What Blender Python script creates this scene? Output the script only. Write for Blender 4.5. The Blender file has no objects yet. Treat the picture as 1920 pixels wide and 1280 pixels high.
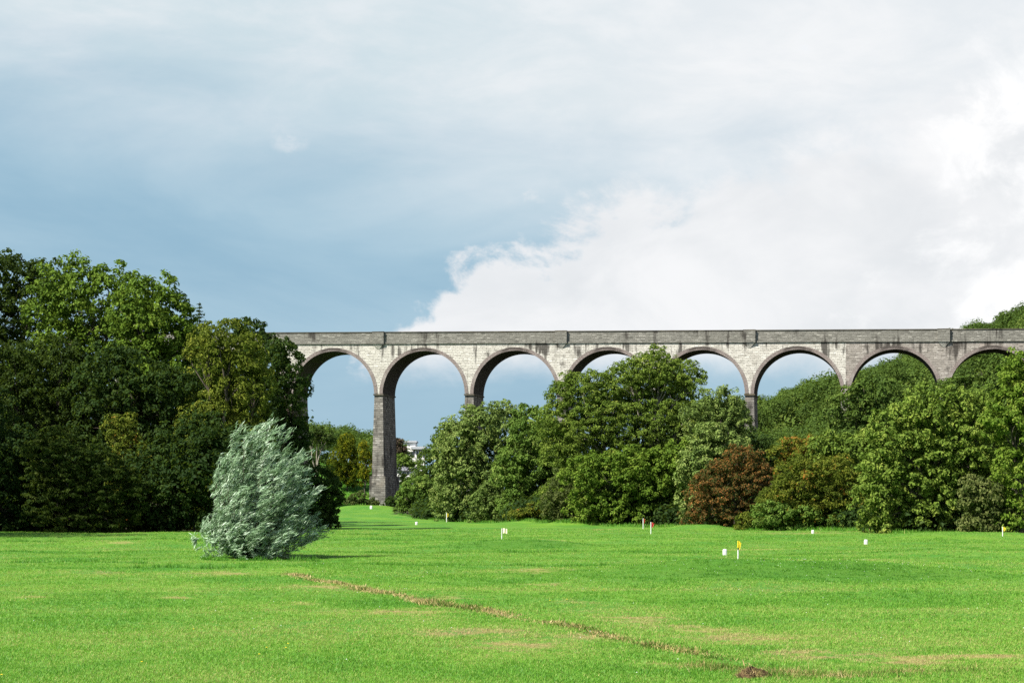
import bpy, math, random
import numpy as np
from mathutils import Vector

# ------------------------------------------------------------------ camera, sky, sun, exposure
F = 4000.0            # focal length in pixels of the 1920 px wide photograph
HOR = 935.0           # row of the horizon
CAMZ = 3.0
SUN_AZ = math.radians(60)     # how far the sun stands to the left, measured from behind the camera
SUN_EL = math.radians(46)
sc = bpy.context.scene
col = sc.collection
cam = bpy.data.cameras.new('camera')
cam.sensor_fit = 'HORIZONTAL'
cam.sensor_width = 36.0
cam.lens = F / 1920 * 36.0
cam.shift_y = (HOR - 640) / 1920
cam.clip_end = 6000
co = bpy.data.objects.new('camera', cam)
co.location = (0, 0, CAMZ)
co.rotation_euler = (math.radians(90), 0, 0)
col.objects.link(co)
sc.camera = co
sc.view_settings.view_transform = 'Standard'
sc.view_settings.look = 'None'
sc.view_settings.gamma = 1
sc.view_settings.use_curve_mapping = False
sc.view_settings.exposure = 1.15
sc.render.engine = 'CYCLES'
sc.cycles.max_bounces = 5
sc.cycles.diffuse_bounces = 1
sc.cycles.transmission_bounces = 3
sc.cycles.use_denoising = False

sun = bpy.data.lights.new('sun', 'SUN')
sun.energy = 5.0
sun.angle = math.radians(0.53)
sun.color = (1.0, 0.95, 0.86)
so = bpy.data.objects.new('sun', sun)
to_sun = Vector((-math.sin(SUN_AZ) * math.cos(SUN_EL), -math.cos(SUN_AZ) * math.cos(SUN_EL), math.sin(SUN_EL)))
so.rotation_euler = to_sun.to_track_quat('Z', 'Y').to_euler()
col.objects.link(so)


class NT:
    """small helper to write node trees"""
    def __init__(self, tree):
        self.t = tree
        self.t.nodes.clear()

    def n(self, typ, **kw):
        nd = self.t.nodes.new(typ)
        for k, v in kw.items():
            setattr(nd, k, v)
        return nd

    def put(self, sock, v):
        if v is None:
            return
        if isinstance(v, bpy.types.NodeSocket):
            self.t.links.new(v, sock)
        elif isinstance(v, (tuple, list)) and sock.type == 'RGBA' and len(v) == 3:
            sock.default_value = (*v, 1)
        else:
            sock.default_value = v

    def m(self, op, a, b=None, c=None, clamp=False):
        nd = self.n('ShaderNodeMath', operation=op, use_clamp=clamp)
        for i, v in enumerate((a, b, c)):
            self.put(nd.inputs[i], v)
        return nd.outputs[0]

    def ss(self, v, lo, hi, a=0.0, b=1.0):
        nd = self.n('ShaderNodeMapRange', interpolation_type='SMOOTHSTEP')
        for k, x in zip(('Value', 'From Min', 'From Max', 'To Min', 'To Max'), (v, lo, hi, a, b)):
            self.put(nd.inputs[k], x)
        return nd.outputs['Result']

    def mix(self, f, a, b, mode='MIX'):
        nd = self.n('ShaderNodeMix', data_type='RGBA', blend_type=mode)
        self.put(nd.inputs[0], f)
        self.put(nd.inputs[6], a)
        self.put(nd.inputs[7], b)
        return nd.outputs[2]

    def noise(self, vec, scale, detail=4.0, rough=0.55, dist=0.0, dims='3D'):
        nd = self.n('ShaderNodeTexNoise', noise_dimensions=dims)
        self.put(nd.inputs['Vector'], vec)
        nd.inputs['Scale'].default_value = scale
        nd.inputs['Detail'].default_value = detail
        nd.inputs['Roughness'].default_value = rough
        nd.inputs['Distortion'].default_value = dist
        return nd.outputs[0]

    def xyz(self, v):
        nd = self.n('ShaderNodeSeparateXYZ')
        self.put(nd.inputs[0], v)
        return nd.outputs

    def comb(self, x, y, z):
        nd = self.n('ShaderNodeCombineXYZ')
        for i, v in enumerate((x, y, z)):
            self.put(nd.inputs[i], v)
        return nd.outputs[0]


world = bpy.data.worlds.new('World')
sc.world = world
world.use_nodes = True
w = NT(world.node_tree)
sky = w.n('ShaderNodeTexSky', sky_type='NISHITA')
sky.sun_disc = False
sky.sun_elevation = SUN_EL
sky.sun_rotation = math.atan2(to_sun.x, to_sun.y)
sky.air_density = 1.0
sky.dust_density = 1.0
SKY = 0.10
tc = w.n('ShaderNodeTexCoord').outputs['Generated']
X, Yd, Z = w.xyz(tc)
az = w.m('ARCTAN2', X, Yd)                     # azimuth from north (+Y), to the right
el = w.m('ARCSINE', Z)
fl = w.comb(w.m('MULTIPLY', az, 1.0), el, 0.0)
# distant grey-blue haze of cloud under a thin high veil
k = 0.45 / SKY         # the colours below are as the camera exposes them
n_big = w.noise(w.comb(w.m('MULTIPLY', az, 5.0), w.m('MULTIPLY', el, 16.0), 1.7), 1.0, 6.0, 0.55, 0.4)
n_mid = w.noise(w.comb(w.m('MULTIPLY', az, 16.0), w.m('MULTIPLY', el, 40.0), 4.7), 1.0, 6.0, 0.6, 0.3)
low = w.mix(w.ss(n_big, 0.3, 0.72), (0.305 * k, 0.495 * k, 0.64 * k), (0.42 * k, 0.60 * k, 0.72 * k))
low = w.mix(w.ss(el, 0.085, 0.03, 0.0, 0.55), low, (0.40 * k, 0.575 * k, 0.69 * k))
veil = w.mix(w.ss(n_mid, 0.3, 0.75), (0.64 * k, 0.755 * k, 0.81 * k), (0.80 * k, 0.85 * k, 0.885 * k))
veil = w.mix(w.ss(az, -0.08, 0.12), veil, w.mix(w.ss(n_mid, 0.3, 0.75), (0.80 * k, 0.845 * k, 0.88 * k), (0.92 * k, 0.935 * k, 0.95 * k)))
hgt = w.m('ADD', el, w.m('ADD', w.m('MULTIPLY', w.m('SUBTRACT', n_big, 0.5), 0.10), w.m('MULTIPLY', az, 0.16)))
base = w.mix(w.ss(hgt, 0.10, 0.215), low, veil)
# clear sky above, where the high veil thins out
base = w.mix(w.ss(w.m('ADD', el, w.m('MULTIPLY', w.m('SUBTRACT', n_mid, 0.5), 0.5)), 0.26, 0.62), base, sky.outputs[0])
# cumulus bank: its edge climbs from left to right
nc1 = w.noise(w.comb(w.m('MULTIPLY', az, 22.0), w.m('MULTIPLY', el, 30.0), 2.3), 1.0, 8.0, 0.6, 0.35)
nc2 = w.noise(w.comb(w.m('MULTIPLY', az, 70.0), w.m('MULTIPLY', el, 84.0), 9.1), 1.0, 6.0, 0.62, 0.2)
lump = w.m('ADD', w.m('MULTIPLY', w.m('SUBTRACT', nc1, 0.5), 0.085), w.m('MULTIPLY', w.m('SUBTRACT', nc2, 0.5), 0.030))
edge = w.m('ADD', 0.120, w.m('MULTIPLY', w.m('SINE', w.m('MULTIPLY', az, 1.0)), 0.40))
edge = w.m('SUBTRACT', edge, w.m('MULTIPLY', w.m('POWER', w.m('MAXIMUM', w.m('SUBTRACT', -0.01, az), 0.0), 1.5), 2.4))
inside = w.m('ADD', w.m('SUBTRACT', edge, el), lump)
bank = w.ss(inside, -0.003, w.m('ADD', 0.011, w.m('MULTIPLY', w.m('MAXIMUM', az, 0.0), 0.16)))
bank = w.m('MULTIPLY', bank, w.ss(w.m('ADD', el, w.m('MULTIPLY', lump, 0.3)), 0.050, 0.074))
shade = w.noise(w.comb(w.m('MULTIPLY', az, 11.0), w.m('MULTIPLY', el, 17.0), 7.7), 1.0, 6.0, 0.55, 0.5)
cl = w.mix(w.ss(shade, 0.32, 0.68), (0.80 * k, 0.825 * k, 0.85 * k), (0.95 * k, 0.955 * k, 0.965 * k))
cl = w.mix(w.ss(w.m('ADD', w.m('MULTIPLY', w.m('SUBTRACT', nc1, 0.5), 1.2), w.m('MULTIPLY', w.m('SUBTRACT', az, 0.19), 3.0)), 0.0, 0.30), cl, (1.06 * k, 1.06 * k, 1.06 * k))
cl = w.mix(w.ss(inside, 0.0, 0.035), w.mix(0.25, cl, (0.92 * k, 0.93 * k, 0.95 * k)), cl)
skyc = w.mix(w.m('MULTIPLY', bank, 0.97), base, cl)
wd = w.m('ADD', w.m('POWER', w.m('DIVIDE', w.m('ADD', az, 0.104), 0.010), 2.0), w.m('POWER', w.m('DIVIDE', w.m('SUBTRACT', el, 0.167), 0.009), 2.0))
wisp = w.m('MULTIPLY', w.ss(wd, 1.3, 0.0), w.ss(nc2, 0.48, 0.70))
skyc = w.mix(w.m('MULTIPLY', wisp, 0.5), skyc, (0.80 * k, 0.84 * k, 0.88 * k))
# below the horizon: dull ground colour so nothing glows from underneath
skyc = w.mix(w.ss(el, -0.02, 0.0), (0.12 * k, 0.17 * k, 0.08 * k), skyc)
bg = w.n('ShaderNodeBackground')
w.put(bg.inputs[0], skyc)
bg.inputs[1].default_value = SKY
w.put(w.n('ShaderNodeOutputWorld').inputs[0], bg.outputs[0])

# ------------------------------------------------------------------ helpers
rng = np.random.default_rng(7)
random.seed(7)


def tag(o, label=None, cat=None, group=None, kind=None):
    for k_, v in (('label', label), ('category', cat), ('group', group), ('kind', kind)):
        if v:
            o[k_] = v
    return o


def empty(name, loc):
    o = bpy.data.objects.new(name, None)
    o.location = loc
    o.empty_display_size = 0.3
    col.objects.link(o)
    return o


def mesh_obj(name, verts, faces, mat, parent=None, attrs=None, smooth=False, uvs=None):
    """verts (N,3) array, faces (M,k) array or list; in world space unless a parent is given"""
    me = bpy.data.meshes.new(name)
    v = np.asarray(verts, dtype=np.float64)
    if parent is not None:
        v = v - np.array(parent_origin(parent))
    if isinstance(faces, np.ndarray):
        kf = faces.shape[1]
        me.vertices.add(len(v))
        me.vertices.foreach_set('co', v.astype(np.float32).ravel())
        me.loops.add(faces.size)
        me.loops.foreach_set('vertex_index', faces.astype(np.int32).ravel())
        me.polygons.add(len(faces))
        me.polygons.foreach_set('loop_start', np.arange(0, faces.size, kf, dtype=np.int32))
        me.update(calc_edges=True)
    else:
        me.from_pydata([tuple(p) for p in v], [], [tuple(f) for f in faces])
    if attrs:
        for an, (dom, arr) in attrs.items():
            a = me.attributes.new(an, 'FLOAT', dom)
            a.data.foreach_set('value', np.asarray(arr, dtype=np.float32))
    if uvs is not None:
        uv = me.uv_layers.new(name='UVMap')
        uv.data.foreach_set('uv', np.asarray(uvs, dtype=np.float32).ravel())
    me.polygons.foreach_set('use_smooth', [smooth] * len(me.polygons))
    if mat:
        me.materials.append(mat)
    me.validate()
    o = bpy.data.objects.new(name, me)
    if parent is not None:
        o.parent = parent
    col.objects.link(o)
    return o


def parent_origin(p):
    o = np.zeros(3)
    while p is not None:
        o += np.array(p.location)
        p = p.parent
    return o


def material(name, build):
    m = bpy.data.materials.new(name)
    m.use_nodes = True
    t = NT(m.node_tree)
    surf = build(t)
    out = t.n('ShaderNodeOutputMaterial')
    t.put(out.inputs[0], surf)
    return m


def principled(t, colour, rough=0.8, spec=0.2, normal=None):
    b = t.n('ShaderNodeBsdfPrincipled')
    t.put(b.inputs['Base Color'], colour)
    t.put(b.inputs['Roughness'], rough)
    t.put(b.inputs['Specular IOR Level'], spec)
    if normal is not None:
        t.put(b.inputs['Normal'], normal)
    return b.outputs[0]


def bump(t, height, strength, dist):
    b = t.n('ShaderNodeBump')
    t.put(b.inputs['Height'], height)
    b.inputs['Strength'].default_value = strength
    b.inputs['Distance'].default_value = dist
    return b.outputs[0]


def smooth(a):
    a = np.clip(a, 0, 1)
    return a * a * (3 - 2 * a)


def px(x, y, Y):
    """point seen at photo pixel x, y when it stands Y metres out"""
    return np.array([(x - 960) / F * Y, Y, CAMZ + (HOR - y) / F * Y])


# ------------------------------------------------------------------ ground
MOUNDS = [  # photo x, row, half width x (m), half depth (m), height
    (1500, 1075, 6.5, 4.4, 0.48), (1180, 1072, 6.0, 4.0, 0.16), (960, 1023, 4.5, 6.0, 0.42),
    (1310, 992, 2.6, 5.0, 0.45), (1080, 984, 3.0, 8.0, 0.55), (1010, 982, 4.0, 8.0, 0.45),
    (1170, 1015, 5.0, 6.0, 0.22), (250, 1020, 6.0, 7.0, 0.22), (1800, 1006, 6.0, 7.0, 0.35),
    (1880, 1040, 6.0, 6.0, 0.25), (690, 966, 6.0, 14.0, 0.9), (420, 1062, 2.4, 2.6, 0.18),
]
MOUNDS = [((x - 960) / F * (F * CAMZ / (r - HOR)), F * CAMZ / (r - HOR), sx, sy, h) for x, r, sx, sy, h in MOUNDS]


def ground(Xa, Ya):
    Xa = np.asarray(Xa, float)
    Ya = np.asarray(Ya, float)
    z = np.zeros(np.broadcast(Xa, Ya).shape)
    z = z + 1.35 * smooth((26 - Ya) / 22)
    for mx, my, sx, sy, h in MOUNDS:
        q = ((Xa - mx) / sx) ** 2 + ((Ya - my) / sy) ** 2
        z = z + h * np.exp(-q ** 1.6 * 0.8)
    z = z + 0.05 * np.sin(Xa * 0.35 + Ya * 0.11) * np.sin(Ya * 0.23 - 0.6) + 0.03 * np.sin(Xa * 0.9 - Ya * 0.5)
    z = z + 11.0 * smooth((-Xa - 24) / 38) * smooth((Ya - 192) / 85) * smooth((345 - Ya) / 70)                  # wooded rise at the left
    z = z + 1.0 * smooth((Ya - 280) / 90)
    right = 0.27 * np.maximum(Xa - 4, 0) * np.clip((Ya - 236) / 220, 0, 1)
    z = z + np.where(right < 40, right, 40 + 12 * (1 - np.exp(-(right - 40) / 12)))   # hillside at the right
    z = z + 5.2 * smooth((Ya - 421) / 24) * smooth((-Xa - 8) / 14)                    # bank behind the tall pier
    z = z + 9 * smooth((Ya - 425) / 220) * smooth((-Xa - 10) / 50)
    z = z + 5.5 * smooth((Xa - 92) / 40) * smooth((Ya - 440) / 80)
    z = z + 4 * smooth((Ya - 700) / 900)
    return z


def axis(*segs):
    out = []
    for a, b, s in segs:
        out.append(np.arange(a, b, s))
    return np.concatenate(out + [[segs[-1][1]]])


gx = axis((-2500, -300, 200), (-300, -70, 12), (-70, -32, 1.6), (-32, 46, 0.8), (46, 90, 1.6), (90, 320, 12), (320, 2500, 200))
gy = axis((-400, -20, 60), (-20, 26, 3), (26, 42, 0.25), (42, 64, 0.5), (64, 130, 0.6), (130, 260, 1.2), (260, 460, 4), (460, 900, 20), (900, 3200, 150))
GX, GY = np.meshgrid(gx, gy)
GZ = ground(GX, GY)
nx, ny = len(gx), len(gy)
ii, jj = np.meshgrid(np.arange(nx - 1), np.arange(ny - 1))
b0 = (jj * nx + ii).ravel()
gf = np.stack([b0, b0 + 1, b0 + 1 + nx, b0 + nx], 1)
# bare / dried patches and lusher turf, each with a place of its own
def patch(x, r, sx, sy):
    Yp = F * CAMZ / (r - HOR)
    return ((x - 960) / F * Yp, Yp, sx, sy)


DRY = [patch(*p) for p in ((1350, 1190, .8, 1.6), (1430, 1200, 1.0, 1.8), (1560, 1228, 1.3, 1.6), (1180, 1160, 1.3, 2.0), (1300, 1175, 1.2, 1.4), (1000, 1075, 3.0, 1.5),
                           (1260, 1245, .5, .8), (1500, 1225, .9, 1.0), (1700, 1240, 1.6, 1.6), (1390, 1060, 1.4, 1.4), (1580, 1052, 2.4, 1.3), (960, 1020, 3.6, 2.6), (1060, 1022, 3.0, 2.0),
                           (190, 1072, 1.0, 1.4), (430, 1074, 1.4, 1.6), (620, 1100, 1.6, 2.0), (760, 1150, 1.6, 2.2), (980, 1210, 1.0, 1.4), (230, 1022, 1.0, 2.6), (1150, 992, 2.6, 5.0), (1420, 1030, 2.0, 2.0), (1200, 1010, 4.0, 3.0),
                           (780, 968, 2.5, 8.0), (1010, 1095, 1.0, 1.5), (550, 1130, 1.0, 1.4), (1080, 1130, .8, 1.2), (330, 1120, .6, .8), (60, 1120, .6, .8), (1510, 1000, 4.5, 3.0), (1650, 996, 4.0, 3.0),
                           (880, 1190, 1.2, 1.5), (840, 1120, 1.2, 1.5), (1110, 1195, .8, .9), (1850, 1235, 1.4, 1.2))]
dry = np.zeros_like(GZ)
for mx, my, sx, sy in DRY:
    dry = np.maximum(dry, np.exp(-(((GX - mx) / sx) ** 2 + ((GY - my) / sy) ** 2)))
SOIL = [patch(*p) for p in ((1408, 1252, .34, .65), (1690, 1262, .5, .4), (1550, 1264, .25, .35))]
soil = np.zeros_like(GZ)
for mx, my, sx, sy in SOIL:
    soil = np.maximum(soil, np.exp(-(((GX - mx) / sx) ** 2 + ((GY - my) / sy) ** 2)))
lush = np.zeros_like(GZ)
for mx, my, sx, sy, h in MOUNDS[:3]:
    lush = np.maximum(lush, np.exp(-(((GX - mx) / (sx * 1.15)) ** 2 + ((GY - my + sy * 0.75) / (sy * .75)) ** 2) ** 2.5))

lush = np.maximum(lush, smooth((GY - 392) / 8) * smooth((-GX - 12) / 8) * .6)


EDGE_X = [-700, 370, 400, 745, 800, 880, 1000, 1060, 1290, 1400, 1620, 1700, 2600]
EDGE_D = [197, 197, 215, 330, 300, 275, 250, 240, 227, 207, 197, 182, 181]


def edge_y(Xa, Ya):
    return np.interp(960 + F * Xa / np.maximum(Ya, 5), EDGE_X, EDGE_D)


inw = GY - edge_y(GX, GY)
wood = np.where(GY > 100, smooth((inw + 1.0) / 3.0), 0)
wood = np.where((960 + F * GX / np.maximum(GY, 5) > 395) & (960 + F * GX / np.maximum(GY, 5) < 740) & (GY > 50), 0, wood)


def grass_colour(t, dryv, soilv, lushv, woodv):
    p = t.n('ShaderNodeNewGeometry').outputs['Position']
    x, y, z = t.xyz(p)
    big = t.noise(t.comb(t.m('MULTIPLY', x, 0.16), t.m('MULTIPLY', y, 0.09), 0.0), 1.0, 4.0, 0.55)
    mid = t.noise(t.comb(x, t.m('MULTIPLY', y, 0.55), 3.0), 0.9, 5.0, 0.6)
    fine = t.noise(p, 5.0, 5.0, 0.65)
    mow = t.noise(t.comb(t.m('MULTIPLY', x, 0.03), t.m('MULTIPLY', y, 0.33), 5.0), 1.0, 3.0, 0.5)
    c = t.mix(t.ss(big, 0.34, 0.68), (0.042, 0.150, 0.013), (0.098, 0.200, 0.016))
    c = t.mix(t.m('MULTIPLY', t.ss(mid, 0.45, 0.75), 0.6), c, (0.145, 0.222, 0.036))
    c = t.mix(t.m('MULTIPLY', t.ss(mow, 0.45, 0.62), 0.6), c, (0.066, 0.156, 0.020))
    c = t.mix(t.m('MULTIPLY', t.ss(fine, 0.50, 0.72), 0.32), c, (0.028, 0.105, 0.012))
    c = t.mix(t.m('MULTIPLY', lushv, 0.62), c, (0.046, 0.122, 0.006))
    d = t.m('MULTIPLY', t.ss(t.m('ADD', t.m('MULTIPLY', dryv, .8), t.m('MULTIPLY', t.m('SUBTRACT', mid, 0.5), 2.0)), 0.30, 1.0), t.ss(dryv, 0.05, .4))
    d = t.m('MULTIPLY', d, t.ss(fine, 0.30, 0.62, 0.3, 1.0))
    c = t.mix(t.m('MULTIPLY', d, 0.9), c, (0.28, 0.205, 0.085))
    s = t.ss(t.m('ADD', soilv, t.m('MULTIPLY', t.m('SUBTRACT', fine, 0.5), 0.9)), 0.30, 0.6)
    c = t.mix(t.m('MULTIPLY', s, 0.92), c, (0.050, 0.033, 0.016))
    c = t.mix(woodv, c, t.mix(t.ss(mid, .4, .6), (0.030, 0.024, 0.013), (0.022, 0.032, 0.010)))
    return c, fine, mid


def build_turf(t):
    def at(n):
        nd = t.n('ShaderNodeAttribute')
        nd.attribute_name = n
        return nd.outputs['Fac']
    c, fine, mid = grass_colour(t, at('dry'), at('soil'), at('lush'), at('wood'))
    p = t.n('ShaderNodeNewGeometry').outputs['Position']
    vf = t.noise(p, 22.0, 3.0, 0.7)
    h = t.m('ADD', t.m('MULTIPLY', fine, 0.6), t.m('MULTIPLY', vf, 0.4))
    return principled(t, c, 0.85, 0.12, bump(t, h, 0.55, 0.10))


M_turf = material('turf', build_turf)
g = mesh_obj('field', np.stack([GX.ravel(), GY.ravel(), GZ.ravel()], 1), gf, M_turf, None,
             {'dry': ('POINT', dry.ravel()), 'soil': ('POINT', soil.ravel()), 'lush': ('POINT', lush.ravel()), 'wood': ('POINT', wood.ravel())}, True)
tag(g, 'mown green golf field with low mounds running to the wood', None, None, 'structure')

# ------------------------------------------------------------------ viaduct
T = math.radians(10)
DU = np.array([math.cos(T), -math.sin(T), 0])
DW = np.array([math.sin(T), math.cos(T), 0])
Y3 = 389.0
O3 = np.array([(1052 - 960) / F * Y3, Y3, 0])
BAY = 17.1
GRADE = -0.0085
THK = 10.0
Z_TOP, Z_STR1, Z_STR0, Z_EXT, Z_INT, Z_SPR = 33.62, 31.66, 31.36, 30.68, 30.05, 22.15
PW = 1.64


def vw(u, w_, z):
    return O3 + DU * u + DW * w_ + np.array([0, 0, z])


def build_stone(base, dark, light, row, width, stain, warm=None):
    def f(t):
        uvn = t.n('ShaderNodeUVMap').outputs[0]
        u, v, _ = t.xyz(uvn)
        wob = t.m('MULTIPLY', t.m('SUBTRACT', t.noise(uvn, 1.1, 3.0, 0.6), 0.5), 0.22)
        vec = t.comb(t.m('ADD', u, wob), t.m('ADD', v, t.m('MULTIPLY', wob, 0.35)), 0.0)
        br = t.n('ShaderNodeTexBrick')
        t.put(br.inputs['Vector'], vec)
        br.inputs['Color1'].default_value = (0, 0, 0, 1)
        br.inputs['Color2'].default_value = (1, 1, 1, 1)
        br.inputs['Mortar'].default_value = (0.5, 0.5, 0.5, 1)
        br.inputs['Scale'].default_value = 1.0
        br.inputs['Mortar Size'].default_value = 0.028
        br.inputs['Mortar Smooth'].default_value = 0.25
        br.inputs['Bias'].default_value = 0.0
        br.inputs['Brick Width'].default_value = width
        br.inputs['Row Height'].default_value = row
        br.offset = 0.43
        br.squash = 1.35
        br.squash_frequency = 3
        n1 = t.noise(t.comb(t.m('MULTIPLY', u, 0.9), t.m('MULTIPLY', v, 2.6), 2.0), 1.0, 4.0, 0.65)
        n2 = t.noise(uvn, 0.22, 4.0, 0.6)
        n3 = t.noise(uvn, 6.0, 3.0, 0.7)
        tone = t.m('ADD', t.m('MULTIPLY', t.xyz(br.outputs['Color'])[0], 0.40), t.m('MULTIPLY', n1, 0.90))
        c = t.mix(t.ss(tone, 0.30, 0.62), dark, base)
        c = t.mix(t.ss(tone, 0.68, 0.98), c, light)
        if warm:
            c = t.mix(t.m('MULTIPLY', t.ss(n2, 0.52, 0.68), 0.6), c, warm)
        # soot and damp: streaks that hang down the face
        st = t.noise(t.comb(t.m('MULTIPLY', u, 0.85), t.m('MULTIPLY', v, 0.10), 8.0), 1.0, 5.0, 0.62)
        sp = t.noise(t.comb(t.m('MULTIPLY', u, 0.16), t.m('MULTIPLY', v, 0.14), 4.0), 1.0, 3.0, 0.5)
        sm = t.ss(t.m('ADD', st, t.m('MULTIPLY', t.m('SUBTRACT', sp, 0.5), 0.9)), 1.0 - stain, 1.16 - stain)
        c = t.mix(t.m('MULTIPLY', sm, 0.88), c, (0.035, 0.031, 0.027))
        c = t.mix(t.m('MULTIPLY', br.outputs['Fac'], t.ss(n1, .40, .66, .08, .9)), c, (0.07, 0.063, 0.05))
        c = t.mix(t.m('MULTIPLY', t.ss(n3, 0.55, 0.8), 0.35), c, (0.05, 0.046, 0.04))
        h = t.m('ADD', t.m('MULTIPLY', br.outputs['Fac'], -1.0), t.m('ADD', t.m('MULTIPLY', tone, 0.6), t.m('MULTIPLY', n3, 0.4)))
        return principled(t, c, 0.9, 0.15, bump(t, h, 0.9, 0.08))
    return f


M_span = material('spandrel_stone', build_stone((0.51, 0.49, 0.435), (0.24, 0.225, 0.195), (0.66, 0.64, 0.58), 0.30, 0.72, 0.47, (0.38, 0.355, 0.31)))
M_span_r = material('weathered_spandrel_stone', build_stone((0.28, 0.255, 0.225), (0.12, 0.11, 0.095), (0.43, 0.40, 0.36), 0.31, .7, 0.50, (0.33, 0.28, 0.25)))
M_par = material('parapet_stone', build_stone((0.195, 0.19, 0.165), (0.09, 0.088, 0.075), (0.34, 0.33, 0.29), 0.27, 0.7, 0.38, (0.17, 0.165, 0.145)))
M_pier = material('pier_stone', build_stone((0.165, 0.155, 0.138), (0.045, 0.042, 0.038), (0.35, 0.33, 0.295), 0.40, .9, 0.47, (0.22, 0.19, 0.155)))
M_brick = material('arch_brick', build_stone((0.245, 0.205, 0.188), (0.17, 0.14, 0.128), (0.34, 0.30, 0.275), 0.16, 0.5, 0.44, (0.38, 0.35, 0.32)))
M_barrel = material('shaded_barrel_brick', build_stone((0.055, 0.047, 0.041), (0.035, 0.03, 0.026), (0.09, 0.08, 0.07), 0.16, 0.5, 0.45, (0.06, 0.05, 0.042)))  # the shade under the arches is put into this near-black colour
M_band = material('dark_band_stone', build_stone((0.10, 0.09, 0.07), (0.05, 0.045, 0.04), (0.17, 0.155, 0.12), 0.30, 1.5, 0.40, (0.11, 0.09, 0.05)))


class Solid:
    """quads in viaduct space (u, w, z) with metre UVs"""
    def __init__(self):
        self.v, self.f, self.uv = [], [], []

    def quad(self, pts, uv=None):
        b = len(self.v)
        self.v += [vw(*p) for p in pts]
        self.f.append((b, b + 1, b + 2, b + 3))
        if uv is None:
            p = np.array(pts, float)
            n = np.cross(p[1] - p[0], p[2] - p[0])
            a = int(np.argmax(np.abs(n)))
            uv = [(q[1], q[2]) if a == 0 else (q[0], q[2]) if a == 1 else (q[0], q[1]) for q in p]
        self.uv += [(float(a_) + 200, float(b_) + 50) for a_, b_ in uv]

    def frustum(self, u0, u1, w0, w1, z0, z1, U0=None, U1=None, W0=None, W1=None, dz=0.0):
        """box whose top is u0..u1 / w0..w1 at z1 and bottom U0..U1 / W0..W1 at z0; dz tilts it along u"""
        U0 = u0 if U0 is None else U0
        U1 = u1 if U1 is None else U1
        W0 = w0 if W0 is None else W0
        W1 = w1 if W1 is None else W1
        B = [(U0, W0, z0), (U1, W0, z0), (U1, W1, z0), (U0, W1, z0)]
        A = [(u0, w0, z1), (u1, w0, z1), (u1, w1, z1), (u0, w1, z1)]
        if dz:
            B = [(a, b, c + dz * a) for a, b, c in B]
            A = [(a, b, c + dz * a) for a, b, c in A]
        for i in range(4):
            j = (i + 1) % 4
            self.quad([B[i], B[j], A[j], A[i]])
        self.quad([A[0], A[1], A[2], A[3]])
        self.quad([B[3], B[2], B[1], B[0]])

    def build(self, name, mat, parent, smooth_=False):
        return mesh_obj(name, np.array(self.v), np.array(self.f), mat, parent, None, smooth_, self.uv)


vroot = empty('viaduct', tuple(O3 + np.array([0, 0, float(ground(O3[0], O3[1]))])))
tag(vroot, 'tall stone railway viaduct with round arches crossing the valley', 'viaduct')
FIRST, LAST = -5, 9           # pier numbers, 0 = the one seen at x 1052
for i in range(FIRST, LAST + 1):
    u = i * BAY
    g0 = GRADE * u
    zs = Z_SPR + g0
    base = vw(u, 0, 0)
    gz = float(ground(base[0], base[1]))
    pl = min(7.2, zs - 4) if i <= 0 else gz + 3.5
    h = PW / 2
    spread = 0.028 * (zs - 0.35 - pl)
    s = Solid()
    s.frustum(u - h + .02, u + h - .02, 0.12, THK - 0.12, pl, zs - 0.27, u - h - spread * .75, u + h + spread * .75, 0.12 - spread * 1.4, THK - .12 + spread * 1.4)
    pr = s.build('pier', M_pier, vroot)
    s = Solid()
    s.frustum(u - h - .13, u + h + .13, -0.12, THK + 0.12, zs - 0.27, zs)
    s.build('impost_band', M_band, pr)
    s = Solid()
    a, b = u - h - spread * .75 - .33, u + h + spread * .75 + .33
    c, d = .12 - spread * 1.4 - .35, THK - .12 + spread * 1.4 + .35
    s.frustum(a, b, c, d, gz - 2.0, pl, a - .12, b + .12, c - .15, d + .15)
    s.build('plinth', M_pier, pr)

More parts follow.
